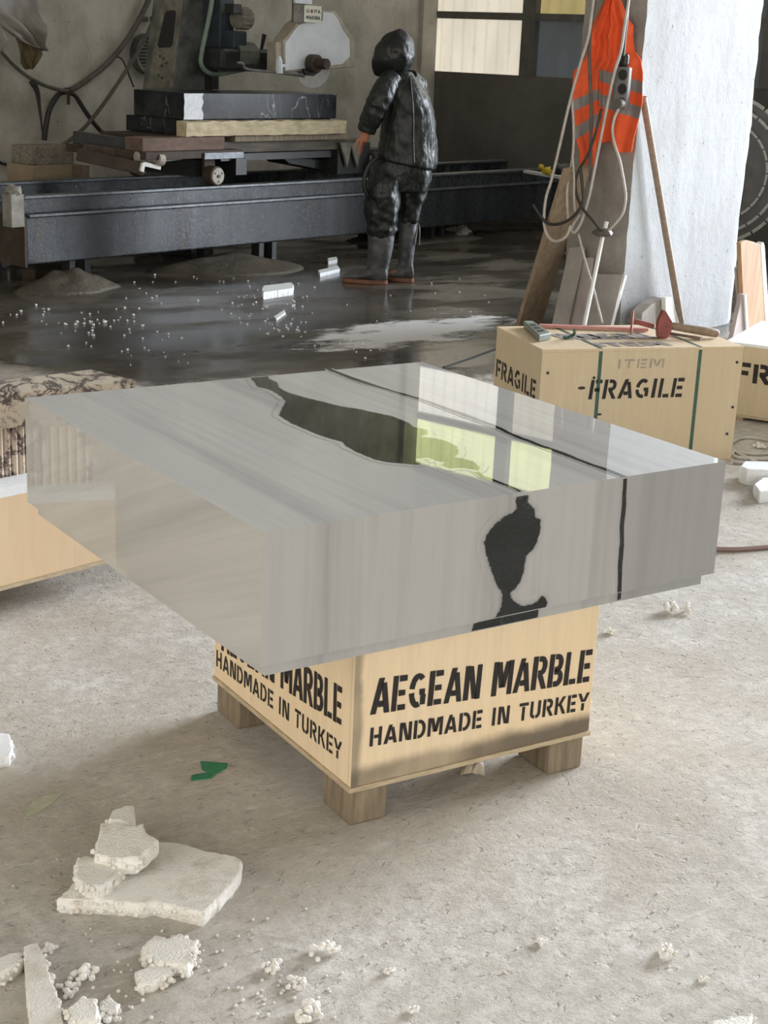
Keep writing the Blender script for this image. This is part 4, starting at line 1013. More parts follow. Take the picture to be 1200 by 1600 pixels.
# hood: open towards the face
b = MB(); R_ = []
for s_, rz, rh, zc in ((-.150, .02, .02, .0), (-.140, .075, .07, .0), (-.11, .125, .105, .005), (-.06, .165, .135, .012), (-.01, .168, .142, .004), (.05, .155, .140, -.012), (.08, .142, .134, -.022), (.105, .134, .128, -.028), (.118, .126, .120, -.030), (.12, .114, .110, -.030), (.10, .110, .104, -.028), (.06, .12, .11, -.02)):
    c_ = hc + FD * s_ + Vector((0, 0, zc)); R_.append([c_ + SD * rh * math.cos(2 * math.pi * k / 24) + Vector((0, 0, rz * math.sin(2 * math.pi * k / 24))) + (FD * -.02 * math.sin(2 * math.pi * k / 24) if s_ > .1 else Vector()) for k in range(24)])
b.loft(R_)
b.b.faces.ensure_lookup_table()
last = [f for f in b.b.faces if len(f.verts) == 24 and all((v.co - (hc + FD * .06)).dot(FD) > -.03 and (v.co - (hc + FD * .06)).dot(FD) < .03 for v in f.verts)]
bmesh.ops.delete(b.b, geom=last, context='FACES_ONLY')
ho = obj('hood', b, M['vinyl'], jk, PM, smooth=True)
md = ho.modifiers.new('sub', 'SUBSURF'); md.levels = md.render_levels = 2
tx = bpy.data.textures.new('hood_folds', 'CLOUDS'); tx.noise_scale = .07; d_ = ho.modifiers.new('folds', 'DISPLACE'); d_.texture = tx; d_.strength = .022
# trousers
b = MB()
b.loft([hring(*r) for r in ((598, 666, 238, .12, .02), (588, 672, 252, .15, .02), (578, 675, 266, .155, .02), (575, 674, 280, .15, .02), (580, 668, 298, .13, .02))])
b.loft([hring(*r) for r in ((586, 620, 254, .07, -.04), (575, 625, 285, .125, -.05), (571, 624, 305, .125, -.06), (570, 624, 318, .12, -.05, 28, .03), (570, 623, 330, .115, -.05, 28, .05), (571, 623, 342, .11, -.05, 28, .07), (573, 619, 350, .10, -.05, 28, .04), (571, 620, 357, .10, -.05, 28, .08), (574, 616, 365, .09, -.05, 28, .05), (576, 614, 371, .08, -.05))])
b.loft([hring(*r) for r in ((632, 668, 254, .07, .06), (625, 673, 285, .12, .10), (624, 667, 305, .12, .12), (622, 660, 325, .11, .13, 28, .05), (622, 658, 336, .10, .13, 28, .06), (622, 657, 346, .095, .13, 28, .07), (624, 653, 355, .08, .13))])
tr_ = organic('trousers', b, M['vinyl'], t, .010, 1, .030, .10)
# boots
def boot(an, px, toe_px, name):
    b = MB(); dep = an.y
    b.loft([hring(*r) for r in px])
    toe, heel = W(toe_px[0], toe_px[2]), W(toe_px[1], toe_px[2])
    R_ = []; L = heel.x - toe.x
    for f, hgt, wd in ((0, .045, .028), (.06, .060, .042), (.2, .075, .052), (.42, .088, .055), (.62, .125, .048), (.8, .14, .042), (.95, .13, .038), (1, .10, .03)):
        x = toe.x + L * f; R_.append([Vector((x, dep + (.5 - f) * .05 + wd * math.cos(2 * math.pi * k / 16), .028 + (hgt - .028) / 2 + (hgt - .028) / 2 * math.sin(2 * math.pi * k / 16))) for k in range(16)])
    b.loft(R_); bo = organic(name, b, M['boot'], t, .010, 2, .012, .06)
    s_ = MB(); ring_ = []
    for z in (0.001, .032):
        rg = []
        for k in range(28):
            q = 2 * math.pi * k / 28; cx = math.cos(q); x = (toe.x + heel.x) / 2 + (L / 2 + .006) * (abs(cx) ** .75) * (1 if cx > 0 else -1); f = (x - toe.x) / L
            rg.append(Vector((x, dep + (.5 - f) * .05 + (.050 if f < .55 else .042) * math.sin(q), z)))
        ring_.append(rg)
    s_.loft(ring_); obj('sole', s_, M['sole'], bo, PM, bevel=.004)
boot(F1, ((575, 617, 356, .085, F1.y), (575, 616, 372, .085, F1.y), (574, 614, 390, .075, F1.y), (574, 610, 405, .066, F1.y), (573, 607, 420, .06, F1.y), (575, 605, 436, .045, F1.y)), (536, 604, 446), 'boot')
boot(F2, ((622, 654, 345, .08, F2.y), (623, 653, 365, .08, F2.y), (623, 650, 385, .07, F2.y), (622, 648, 400, .062, F2.y), (621, 646, 418, .055, F2.y), (622, 645, 432, .042, F2.y)), (607, 646, 441), 'boot')
b = MB().tube(smooth_path([W(654, 352, .1), W(656, 362, .08), (W(655, 385, .08))], 5), .006, 6); obj('trouser_string', b, M['cable_dark'], tr_, PM)
# dark hose loop carried at the hip
b = MB().tube(smooth_path([W(592, 243, -.12), W(580, 252, -.14), W(571, 270, -.15), W(570, 290, -.15), W(576, 305, -.14)], 6), .017, 8)
obj('pocket_flap', b, M['vinyl'], jk, PM, smooth=True, label='dark curled edge of the jacket front at the hip')

# ------------------------------------------------------------------ round the pillar
def up_(x, y, off): return pu(x, y, PU - off)
# orange vest
b = MB(); NS_, NT_ = 60, 150
def lerp_tab(tab, v):
    for (a, x), (c, y) in zip(tab, tab[1:]):
        if v <= c: return x + (y - x) * max(0, (v - a)) / (c - a)
    return tab[-1][1]
LT = [(-20, 948), (0, 944), (44, 923), (57, 918), (70, 921), (91, 914), (112, 895), (156, 893), (184, 896), (210, 897), (235, 905), (265, 907)]
RT = [(-20, 966), (0, 971), (28, 981), (40, 990), (60, 989), (80, 991), (94, 1001), (114, 1004), (162, 1003), (185, 998), (216, 990), (240, 986), (265, 985)]
BT_ = [(0, 260), (.2, 266), (.28, 252), (.36, 226), (.6, 220), (.66, 232), (.75, 239), (1, 237)]
R_ = []; px_of = {}
for j in range(NT_ + 1):
    r = []
    for i in range(NS_ + 1):
        s_ = i / NS_; y = -20 + (lerp_tab(BT_, s_) + 20) * j / NT_; x = lerp_tab(LT, y) + (lerp_tab(RT, y) - lerp_tab(LT, y)) * s_
        fold = .022 * math.sin(s_ * 17 + y * .012) * min(1, (y + 30) / 90) + .018 * noise.noise(Vector((s_ * 5, y * .02, 2)))
        seam = -.03 * math.exp(-((s_ - .40) / .035) ** 2)
        p = up_(x, y, .075 + fold + seam + (.03 if s_ < .3 else 0) * (1 - abs(s_ - .15) / .15)); r.append(p); px_of[(i, j)] = (x, y, s_)
    R_.append(r)
vs = [[b.b.verts.new(p) for p in r] for r in R_]
for j in range(NT_):
    for i in range(NS_):
        f = b._f([vs[j][i], vs[j][i + 1], vs[j + 1][i + 1], vs[j + 1][i]]); x, y, s_ = px_of[(i, j)]
        if x > 936: band = abs(y - (121 + (x - 950) * .30)) < 9.5 or abs(y - (160 + (x - 950) * .32)) < 10
        else: band = abs(y - (164 - (x - 895) * .42)) < 8.5 or abs(y - (208 - (x - 896) * .55)) < 10
        f.material_index = 1 if band else 0
vo = one('safety_vest', 'orange safety vest with grey reflective bands hanging on the pillar', 'vest', b, [M['vest'], M['band']], space=MR, smooth=True)
md = vo.modifiers.new('cloth', 'SOLIDIFY'); md.thickness = .004
# socket block hanging in front of the vest
so = MR @ up_(973, 170, .15); t = thing('power_strip', 'grey three way socket block hanging by its cable over the orange vest', 'power strip', so, RA)
a_, c_ = up_(985, 128, .14), up_(961.5, 128, .14); y0, y1 = min(a_.y, c_.y), max(a_.y, c_.y)
z0, z1 = up_(973, 171, .14).z, up_(973, 104, .14).z
obj('body', MB().box(PU - .17, PU - .125, y0, y1, z0, z1), M['socket'], t, MR, bevel=.012, seg=3)
b = MB(); padd
zt = up_(975, 84, .14).z; b.box(PU - .165, PU - .13, y0 + .02, y1 - .01, z1 + .0005, zt); obj('cable_gland', b, M['dark_steel'], t, MR, bevel=.015)
def disc_u(mb, c, r, u0, u1, k=24):
    mb.loft([[Vector((u, c.y + r * math.cos(2 * math.pi * i / k), c.z + r * math.sin(2 * math.pi * i / k))) for i in range(k)] for u in (u0, u1)]); return mb
for px_, py in ((973.5, 117), (972.5, 139), (971, 161)):
    c_ = up_(px_, py, .17); so_ = obj('socket', disc_u(MB(), c_, .030, PU - .174, PU - .1705), M['socket_dark'], t, MR, bevel=.002)
t2 = thing('plug', 'pale plug with white cable in the lowest socket', 'plug', MR @ up_(970, 165, .2), RA)
c_ = up_(970, 162, .19); obj('plug_body', disc_u(MB(), c_, .027, PU - .225, PU - .1745), M['cable_grey'], t2, MR, bevel=.008)
plugcord = [(968, 167), (960, 185), (957, 205), (961, 228), (968, 250), (973, 275), (977, 300), (977, 315), (972, 335), (958, 353), (947, 363)]
obj('plug_cord', MB().tube(smooth_path([up_(x, y, .19 - .0 * i) for i, (x, y) in enumerate(plugcord)], 6), .0085, 8), M['cable_white'], t2, MR, smooth=True)
def pc(name, label, px, r, mat, off, k=6, cat='cable'):
    P = smooth_path([up_(x, y, (q[0] if q else off)) for x, y, *q in px], k)
    return one(name, label, cat, MB().tube(P, r, 8), M[mat], space=MR, smooth=True)
pc('hanging_cable', 'white cable crossing the vest diagonally beside the socket block', [(984, -40), (982, 0), (976, 40), (970, 80), (961, 110), (952, 150), (944, 190), (936, 230), (928, 270), (921, 305), (913, 333), (907, 350), (898, 363), (893, 360), (896, 350), (906, 335)], .009, 'cable_white', .21)
pc('hanging_cable', 'dark cable running down over the collar of the vest to the socket block', [(975, -40), (979, 0), (980, 25), (976, 60), (974, 88)], .009, 'cable_dark', .185)
pc('hanging_cable', 'pale cable looping wide to the left of the vest', [(933, -40), (926, 10), (920, 55), (909, 92), (894, 145), (883, 190), (874, 230), (862, 280), (853, 310), (850, 345), (855, 367), (868, 377), (884, 370), (892, 352)], .009, 'cable_white', .25)
pc('hanging_cable', 'grey cable hanging straight down the left half of the vest', [(935, -40), (928, 10), (921, 62), (922, 120), (924, 180), (923, 225), (922, 265), (926, 290)], .0100, 'cable_grey', .20)
pc('hanging_cable', 'thin pale cable along the left edge of the vest', [(893, 150, .22), (896, 190, .22), (896, 230, .22), (892, 262, .22), (886, 300, .22), (888, 345, .22)], .0085, 'cable_white', .22)
pc('hanging_cable', 'thin pale cable dangling left of the orange vest tail', [(897, 215), (895, 245), (897, 275), (897, 310), (899, 332)], .007, 'cable_white', .24)
pc('hanging_cable', 'dark thin cable swinging below the vest into the tied bundle', [(940, 170), (930, 210), (918, 243), (905, 265), (899, 285), (902, 308), (912, 328), (925, 343), (936, 357), (944, 364)], .008, 'cable_dark', .23)
pc('hanging_cable', 'black cable loop across the leaning timber', [(907, 262), (910, 290), (911, 315), (903, 330), (890, 343), (872, 350), (856, 349), (845, 338), (833, 320)], .0095, 'cable_dark', .26)
pc('hanging_cable', 'white cord stretched from the cable bundle down towards the crate', [(904, 366, .22), (915, 410, .24), (927, 450, .26), (941, 505, .28)], .0075, 'cable_white', .22)
b = MB().ball(up_(941, 364, .20), .045, 2, (1, 1.5, .6), .01); one('cable_tie', 'grimy tie holding the cables low on the pillar', 'tie', b, M['cable_grey'], space=MR)
b = MB().tube([up_(948, 346, .14), up_(941, 372, .16), up_(925, 450, .30), up_(912, 512, .42)], .013, 8); one('plastic_rod', 'thin pale rod leaning under the tied cables', 'rod', b, M['edge_white'], space=MR)
FH = Vector((math.sin(.5839), math.cos(.5839), 0))
def leaner(name, label, cat, bot, topp, wd, th, mat, face=FH, **k):
    return one(name, label, cat, MB().bar(bot, topp, wd, th, face), M[mat], **k)
tb, tt = pz(824, 512), MR @ up_(902, 262, .20)
leaner('timber_plank', 'wide rough timber plank leaning against the pillar behind the crate', 'timber', tb, tt, .185, .035, 'timber', face=(FH + Vector((-.45, .3, 0))).normalized(), bevel=.003)
UW = MR.to_3x3() @ Vector((1, 0, 0))
def pleaner(name, label, xb, off, xt, yt, wd, th, mat, offt=.05):
    q = pu(xb, 520, PU - off); q.z = 0; a_ = MR @ q; c_ = MR @ pu(xt, yt, PU - offt)
    return one(name, label, 'stone', MB().bar(a_, c_, wd, th, UW), M[mat])
pleaner('stone_strip', 'dark grey stone strip leaning between the timber plank and the pillar', 868, .42, 902, 388, .10, .03, 'stone_grey')
pleaner('stone_strip', 'narrow tan stone strip leaning against the pillar foot', 893, .34, 915, 405, .11, .025, 'stone_pink')
pleaner('stone_slab', 'broad grey stone slab with white cut edge leaning at the pillar foot', 926, .26, 953, 430, .20, .03, 'stone_grey')
pleaner('marble_strip', 'thin white marble strip leaning on the pillar corner', 944, .24, 976, 430, .022, .022, 'edge_white', .04)
pb, ptp = pz(1068, 530), MR @ (pn(1005, 152, PN - .035))
b = MB().tube([pb + Vector((0, 0, .006)), pb.lerp(ptp, .5), ptp], [.022, .021, .0205], 12); one('wooden_pole', 'long bare wooden pole leaning on the white face of the pillar', 'pole', b, M['red_timber'] if False else M['handle'])
random.seed(31)
q = MR @ pn(1030, 500, PN - .16)
q.z = 0
b = MB(); vsx = [(1000, 540), (1003, 490), (1018, 476), (1036, 466), (1052, 470), (1062, 505), (1066, 540)]
P_ = [pn(x, min(y, 530), PN - .14) for x, y in vsx]
for p in P_: p.z = max(p.z, 0)
P_[0].z = 0; P_[-1].z = 0
b.prism(P_, (.02, .09, 0)); one('stone_offcut', 'grey pointed stone offcut standing at the foot of the white pillar behind the hammer', 'stone', b, M['stone_grey'], space=MR, bevel=.006)
b = MB(); P_ = [pn(x, y, PN - .175) for x, y in ((1040, 465), (1050, 463), (1062, 520), (1043, 520))]; P_[2].z = P_[3].z = 0
b.prism(P_, (0, .03, 0)); one('marble_strip', 'white cut marble edge beside the pointed offcut', 'stone', b, M['edge_white'], space=MR)
# boards on the right of the pillar
def upright(name, label, px, n, th, mat, space=MR):
    P = [pn(x, y, n) for x, y in px]; lo = min(p.z for p in P)
    for p in P:
        if p.z < .3: p.z = 0
    return one(name, label, 'board', MB().prism(P, (0, th, 0)), M[mat], space=space, bevel=.004)
NR = PN - .42
upright('timber_board', 'warm sawn timber board standing right of the pillar', [(1157, 600), (1157, 379), (1166, 375), (1178, 378), (1188, 382), (1189, 600)], NR, .03, 'timber_warm')
upright('marble_strip', 'white marble strip standing at the right edge of the warm timber board', [(1189.5, 600), (1188.8, 383), (1193, 378), (1195, 384), (1195.5, 600)], NR - .002, .04, 'edge_white')
upright('stone_offcut', 'low pinkish stone offcut in front of the warm timber board', [(1144, 600), (1148, 476), (1160, 459), (1163, 459), (1164, 600)], NR - .06, .03, 'stone_pink')
upright('marble_strip', 'short white marble edge against the pinkish offcut', [(1161.5, 600), (1163.5, 459), (1166.5, 460), (1166, 600)], NR - .075, .012, 'edge_white')
upright('stone_offcut', 'thin pale strip standing between pillar and timber board', [(1152, 600), (1151, 420), (1156, 412), (1156.5, 600)], NR + .05, .02, 'stone_grey')
# big saw discs beyond the pillar
D0 = MRI @ pd(1118, 267, 13.2); sc_ = 13.2 / FPX
vd = (MRI.to_3x3() @ FH)
def facedisc(mb, c, r, d0, d1, ax, k=64):
    s_ = ax.cross(Vector((0, 0, 1))).normalized(); u_ = Vector((0, 0, 1))
    mb.loft([[c + ax * d + s_ * r * math.cos(2 * math.pi * i / k) + u_ * r * math.sin(2 * math.pi * i / k) for i in range(k)] for d in (d0, d1)]); return mb
dax = MRI.to_3x3() @ Vector((ray(1118, 267).x, ray(1118, 267).y, 0)).normalized()
rows = ((118, .20, 'largest dark saw disc, rearmost on the stand right of the pillar'), (101, .10, 'middle dark saw disc on the stand right of the pillar'), (80, 0, 'smallest dark saw disc, frontmost on the stand right of the pillar'))
for r_, off, lab in rows:
    rr = r_ * sc_; t = thing('saw_disc', lab, 'saw disc', MR @ (D0 + dax * off + Vector((0, 0, -rr))), RA, 'saw discs on the stand')
    obj('disc', facedisc(MB(), D0, rr * .965, off, off + .012, dax), M['disc'], t, MR)
    b = MB(); ns = 26
    for k in range(ns):
        a0, a1 = 2 * math.pi * (k + .06) / ns, 2 * math.pi * (k + .94) / ns; s_ = dax.cross(Vector((0, 0, 1))).normalized()
        pts = [D0 + dax * (off - .003) + (s_ * math.cos(a) + Vector((0, 0, 1)) * math.sin(a)) * q for q, aa in ((rr * .955, (a0, (a0 + a1) / 2, a1)), (rr, (a1, (a0 + a1) / 2, a0))) for a in aa]
        b.prism(pts, dax * .018)
    obj('segment_rim', b, M['disc_rim'], t, MR)
t = thing('disc_stand', 'steel axle stand carrying the three saw discs right of the pillar', 'stand', MR @ Vector((D0.x, D0.y, 0)), RA)
obj('axle', facedisc(MB(), D0, .06, -.07, .45, dax, 20), M['dark_steel'], t, MR)
obj('hub', facedisc(MB(), D0, 26 * sc_, -.03, -.004, dax, 32), M['machine'], t, MR)
pp = D0 + dax * .40
obj('post', MB().box(pp.x - .08, pp.x + .08, pp.y - .08, pp.y + .08, .02, D0.z + .1), M['dark_steel'], t, MR)
obj('foot', MB().box(pp.x - .4, pp.x + .4, pp.y - .3, pp.y + .3, 0, .0195), M['dark_steel'], t, MR)
# plank and tools on the far end of the bed
a_, c_ = pz(822, 268, .634), pz(893, 280, .634)
one('white_lath', 'white lath lying across the far end of the saw bed', 'lath', MB().bar(a_, c_, .06, .026), M['edge_white'])
random.seed(2)
b = MB(); g0 = pz(855, 267, .68); b.ball(g0, .045, 2, (1.3, 1, .9), .006); b.ball(g0 + Vector((-.06, .02, .035)), .03, 2, (1, 1, .8), .004)
one('yellow_tool', 'small yellow plastic tool on the white lath', 'tool', b, M['yellow'])
b = MB()
for x, y in ((868, 258), (878, 257), (888, 258), (884, 265)): b.ball(pz(x + 6, y + 6, .73), .062, 2, (1.3, 1, .75), .012)
one('dark_rag', 'dark rag heaped beside the yellow tool', 'rag', b, M['dark_steel'])
# ------------------------------------------------------------------ tools on the FRAGILE crate
TZ = FH_ + .0022
def tprism(px, z1, z0=TZ): 
    P = [pz(x, y, z1) for x, y in px]; return MB().prism(P, (0, 0, -(z1 - z0)))
lp = pz(838, 516, TZ)
t = thing('digital_level', 'grey aluminium level with dark windows lying on the near left corner of the crate lid', 'level', lp, 0)
obj('body', tprism([(818, 501), (832, 501), (861, 520), (843, 524)], TZ + .028), M['level'], t, bevel=.003)
for q in (.30, .52, .74):
    def lq(s, k): # s across, k along
        a = Vector((818 + 14 * s, 501, 0)); c = Vector((843 + 18 * s, 524 - 4 * s, 0)); r = a.lerp(c, k); return pz(r.x, r.y, TZ + .0292)
    obj('window', MB().prism([lq(.22, q - .08), lq(.78, q - .08), lq(.78, q + .08), lq(.22, q + .08)], (0, 0, -.001)), M['socket_dark'], t)
a_, c_ = pz(843, 508.5, TZ + .008), pz(1012, 515, TZ + .008)
one('folding_rule', 'long faded red rule lying along the back of the crate lid', 'rule', MB().bar(a_, c_, .032, .012), M['pink_rule'], bevel=.001)
P = [pz(x, y, TZ + h) for x, y, h in ((881, 527, .006), (890, 526, .006), (896, 523, .012), (898, 519, .03), (897, 516, .045))]
one('strap_end', 'curled end of green packing strap sticking up from the crate lid', 'strap', MB().tube(smooth_path(P, 5), .007, 6), M['strap'])
hb_ = pz(1036, 527, TZ); t = thing('hammer', 'club hammer with red wedge head and wooden handle lying on the crate lid', 'hammer', hb_, 0)
rt = Vector((math.cos(.5839), -math.sin(.5839), 0)); fw = Vector((-rt.y, rt.x, 0)); HD = (hb_ - CAM).dot(FWD) / FPX
def hp(x, y, d=0.): return hb_ + rt * ((x - 1036) * HD) + Vector((0, 0, (527 - y) * HD * 1.04)) + fw * d
head = [(1026, 527), (1042, 527), (1047, 519), (1047, 501), (1036, 486), (1031, 486), (1025, 501), (1024, 512)]
obj('head', MB().prism([hp(x, y, -.022) for x, y in head], fw * .05), M['red_tool'], t, bevel=.004)
e0, e1 = hp(1044, 509, .004), hp(1126, 520, .045)
e1.z = TZ + .019
b = MB().tube([e0, e0.lerp(e1, .3), e0.lerp(e1, .7), e1.lerp(e0, .03), e1], [.016, .018, .020, .019, .014], 14)
obj('handle', b, M['handle'], t, smooth=True)
r0 = pz(1002, 519, TZ); t = thing('red_chisel', 'red painted chisel with a round hand guard left of the hammer head', 'chisel', r0, 0)
a_, c_ = hp(992, 507, .05), hp(1023, 513, .03)
obj('shaft', MB().bar(a_, c_, .022, .022), M['red_tool'], t, bevel=.004)
gd = (c_ - a_).normalized(); gp = hp(988, 505, .05)
gl = 19 * HD; gp.z = TZ + gl + .001
s_ = gd.cross(Vector((0, 0, 1))).normalized(); u_ = s_.cross(gd)
b = MB().loft([[gp + gd * d + s_ * .5 * gl * math.cos(k * math.pi / 12) + Vector((0, 0, 1)) * gl * math.sin(k * math.pi / 12) for k in range(24)] for d in (-.004, .004)])
obj('hand_guard', b, M['red_tool'], t)
obj('tip', MB().tube([gp - gd * .004, gp - gd * .02], [.014, .010], 8), M['tool_steel'], t)
a_, c_ = pz(1046, 521, TZ + .007), pz(1096, 529, TZ + .007)
b = MB().tube([a_, a_.lerp(c_, .75)], .0065, 8); b.bar(a_.lerp(c_, .72), c_, .022, .010)
one('steel_chisel', 'thin steel chisel lying beneath the hammer handle', 'chisel', b, M['tool_steel'])

# ------------------------------------------------------------------ foam scraps
def jagged(P, step, amp, seed):
    out = []; n = len(P)
    for i in range(n):
        p, q = P[i], P[(i + 1) % n]; k = max(1, int((q - p).length / step)); pr = (q - p).normalized().cross(Vector((0, 0, 1)))
        for j in range(k):
            v = p.lerp(q, j / k); out.append(v + pr * (amp * noise.noise(v * 60 + Vector((seed, 0, 0))) + amp * .6 * noise.noise(v * 170)))
    return out
def foam(name, label, px, z1, z0, seed, rough=(), amp=.006, group=None, tilt=None, mat='foam', cat='foam piece', beads=1.):
    """broken bead-foam slab; px is the outline of its top face"""
    random.seed(seed)
    P = [pz(x, y, z1) for x, y in px]; c = sum(P, Vector()) / len(P)
    J = jagged(P, .010, amp, seed); b = MB(); th = z1 - z0
    def tl(p): return p + Vector((0, 0, tilt.dot(p - c))) if tilt else p
    rings = []
    for f, ins in ((0, .004), (.06, .0), (.35, -.002), (.7, -.001), (1, .003)):
        rg = []
        for i, p in enumerate(J):
            d = (p - c); d.z = 0; d.normalize(); q = p - d * (ins + amp * .5 * noise.noise(p * 90 + Vector((0, 0, f * 7 + seed)))) ; q = Vector((q.x, q.y, z1 - th * f)); rg.append(tl(q))
        rings.append(rg)
    b.loft(rings)
    n = len(P)
    for i in rough:
        p, q = P[i % n], P[(i + 1) % n]; L = (q - p).length; pr = (q - p).normalized().cross(Vector((0, 0, 1)))
        if pr.dot(p - c) < 0: pr = -pr
        for k in range(int(L / .0055 * beads)):
            v = p.lerp(q, random.random()); r = random.uniform(.0035, .007)
            zz = random.uniform(z0 + r, max(z0 + r + .001, z1 - r * .6))
            b.ball(tl(Vector((v.x, v.y, zz)) + pr * random.uniform(-.004, .005)), r, 1)
    return one(name, label, cat, b, M[mat], group=group)
k5 = lambda l: [(40 + x / 3.158, 1130 + y / 3.158) for x, y in l]
foam('foam_sheet', 'largest dirty foam sheet on the floor at lower left, lying flat', k5([(160, 862), (250, 775), (400, 690), (520, 610), (650, 580), (720, 586), (800, 600), (900, 630), (1040, 655), (1066, 690), (1060, 738), (965, 850), (880, 935), (760, 905), (640, 880), (560, 892), (480, 878), (330, 872), (250, 872)]), .034, .0, 1, (12, 13, 14, 15, 16, 17, 18), .005, beads=1.3)
foam('foam_sheet', 'smaller clean foam sheet lying tilted on the large dirty sheet', k5([(370, 490), (450, 500), (520, 512), (545, 512), (575, 505), (590, 545), (650, 582), (600, 625), (555, 655), (420, 655), (345, 630), (345, 580)]), .090, .050, 2, (6, 7, 8, 9, 10), .004, tilt=Vector((.10, .02, 0)), beads=1.2)
foam('foam_chunk', 'crumbly foam chunk resting on the left corner of the large dirty sheet', k5([(250, 672), (300, 650), (345, 668), (360, 650), (470, 668), (470, 720), (430, 760), (385, 800), (330, 800), (290, 800), (255, 755)]), .064, .034, 3, (0, 4, 5, 6, 7, 8, 9, 10), .006, beads=1.6)
foam('foam_chunk', 'rounded foam lump behind the small clean foam sheet', k5([(405, 470), (430, 428), (490, 405), (530, 405), (540, 455), (520, 500), (470, 480)]), .075, .0, 4, (0, 1, 5), .005)
k6 = lambda l: [(x / 2.143, 1400 + y / 2.143) for x, y in l]
foam('foam_strip', 'long narrow foam strip at the bottom left corner', k6([(80, 165), (125, 152), (140, 185), (160, 235), (190, 330), (222, 470), (110, 480), (92, 330)]), .035, 0, 5, (2, 3, 4), .004)
foam('foam_chunk', 'foam chunk cut by the left edge beside the long strip', k6([(-30, 215), (30, 190), (70, 186), (75, 210), (30, 245), (-30, 270)]), .03, 0, 6, (1, 2, 3, 4), .005)
foam('foam_chunk', 'white broken foam plate near the bottom, larger of the two beside the dirty sheet', k6([(475, 165), (520, 130), (560, 140), (600, 125), (660, 150), (655, 165), (615, 175), (645, 205), (630, 232), (570, 220), (520, 222), (490, 195)]), .03, 0, 7, range(12), .006, beads=1.4)
foam('foam_chunk', 'smaller white foam plate just in front of the broken foam plate', k6([(455, 255), (500, 228), (570, 235), (572, 262), (510, 288), (465, 292)]), .024, 0, 8, (1, 2, 3, 4, 5), .004)
foam('foam_chunk', 'bulky foam lump right of the long strip at bottom left', k6([(230, 370), (270, 335), (310, 340), (328, 380), (325, 410), (270, 425), (232, 410)]), .05, 0, 9, range(7), .006, beads=2)
foam('foam_chunk', 'small foam lump between bulky lump and foam plate', k6([(335, 350), (365, 335), (395, 360), (390, 378), (345, 372)]), .022, 0, 10, range(5), .004)
foam('foam_chunk', 'foam chunk cut by the left edge beside the crate shadow', [(-20, 1142), (12, 1146), (17, 1156), (19, 1170), (14, 1180), (-20, 1186)], .03, 0, 12, (1, 2, 3), .004, mat='foam_blue')
foam('foam_chunk', 'thin white foam shard cut by the bottom right corner', [(1110, 1596), (1150, 1588), (1178, 1586), (1172, 1604), (1120, 1612)], .02, 0, 13, (0, 1, 2), .004)
foam('foam_strip', 'bright white foam strip lying on the wet floor under the saw', [(409, 452), (412, 446), (455, 441), (459, 445), (458, 450), (412, 457)], .05, 0, 14, (), .004, mat='foam_blue')
foam('foam_chunk', 'tiny foam sliver on the wet floor below the bright strip', [(428, 494), (444, 484), (446, 488), (432, 498)], .015, 0, 15, (), .003, mat='foam_blue')
foam('foam_strip', 'white foam bar at the right edge beside the FRAGILE crate', [(1157, 728), (1164, 720), (1230, 722), (1230, 736), (1168, 733)], .07, 0, 16, (), .004, mat='foam_blue')
foam('foam_chunk', 'white foam block at the right edge in front of the foam bar', [(1178, 756), (1192, 746), (1230, 744), (1230, 762), (1188, 768)], .05, 0, 17, (), .004, mat='foam_blue')
foam('foam_strip', 'short foam strip on the wet floor left of the boots', [(497, 422), (528, 415), (531, 420), (500, 427)], .03, 0, 18, (), .003, mat='foam_blue')
foam('foam_chunk', 'small foam stub on the wet floor by the bed, left of the boots', [(512, 403), (526, 401), (527, 406), (513, 408)], .03, 0, 19, (), .003, mat='foam_blue')
def crumb(name, label, c, r, n, seed, group=None, mat='foam'):
    random.seed(seed); b = MB()
    for k in range(n):
        a = random.uniform(0, 6.28); q = random.random() ** .6 * r; br = random.uniform(.12, .24) * r + .0025
        h = random.uniform(0, .55) * r * (1 - q / r * .6)
        b.ball(Vector((c.x + q * math.cos(a), c.y + q * math.sin(a) , br * .9 + h)), br, 1)
    return one(name, label, 'foam crumb', b, M[mat], group=group)
cr = [((508, 1493), .030, 'upright foam crumb standing alone in its shadow at bottom centre'), ((425, 1515), .020, 'foam crumb left of the upright crumb, bottom centre'), ((462, 1541), .020, 'knobbly foam crumb below the upright crumb'), ((480, 1587), .028, 'wide foam crumb at the bottom edge, lower centre'), ((132, 1530), .028, 'pale crumb cluster right of the long foam strip'), ((101, 1552), .022, 'grey shaded crumb against the foam strip side'), ((76, 1487), .016, 'small crumb near the top of the long foam strip'), ((172, 1592), .02, 'low crumb at the bottom edge by the bulky lump'), ((845, 1475), .012, 'little white crumb on the bare floor right of centre'), ((1040, 1493), .024, 'white crumb with strong shadow at lower right'), ((1099, 1533), .009, 'tiny crumb below the white crumb at lower right'), ((1058, 957), .042, 'crumpled white scrap on the floor right of the marble block'), ((952, 990), .018, 'small white scrap beside the carrying crate at right'), ((645, 1580), .012, 'crumb cluster by the bottom edge left of centre'), ((610, 1521), .010, 'lone crumb on the bare floor below the crate'), ((298, 1503), .022, 'crumb at the edge of the broken foam plate'), ((1186, 700), .03, 'pale crumb inside the coil of whitish cord')]
for i, (p, r, lab) in enumerate(cr): crumb('foam_crumb', lab, pz(*p), r, 16 if r > .015 else 9, 40 + i)
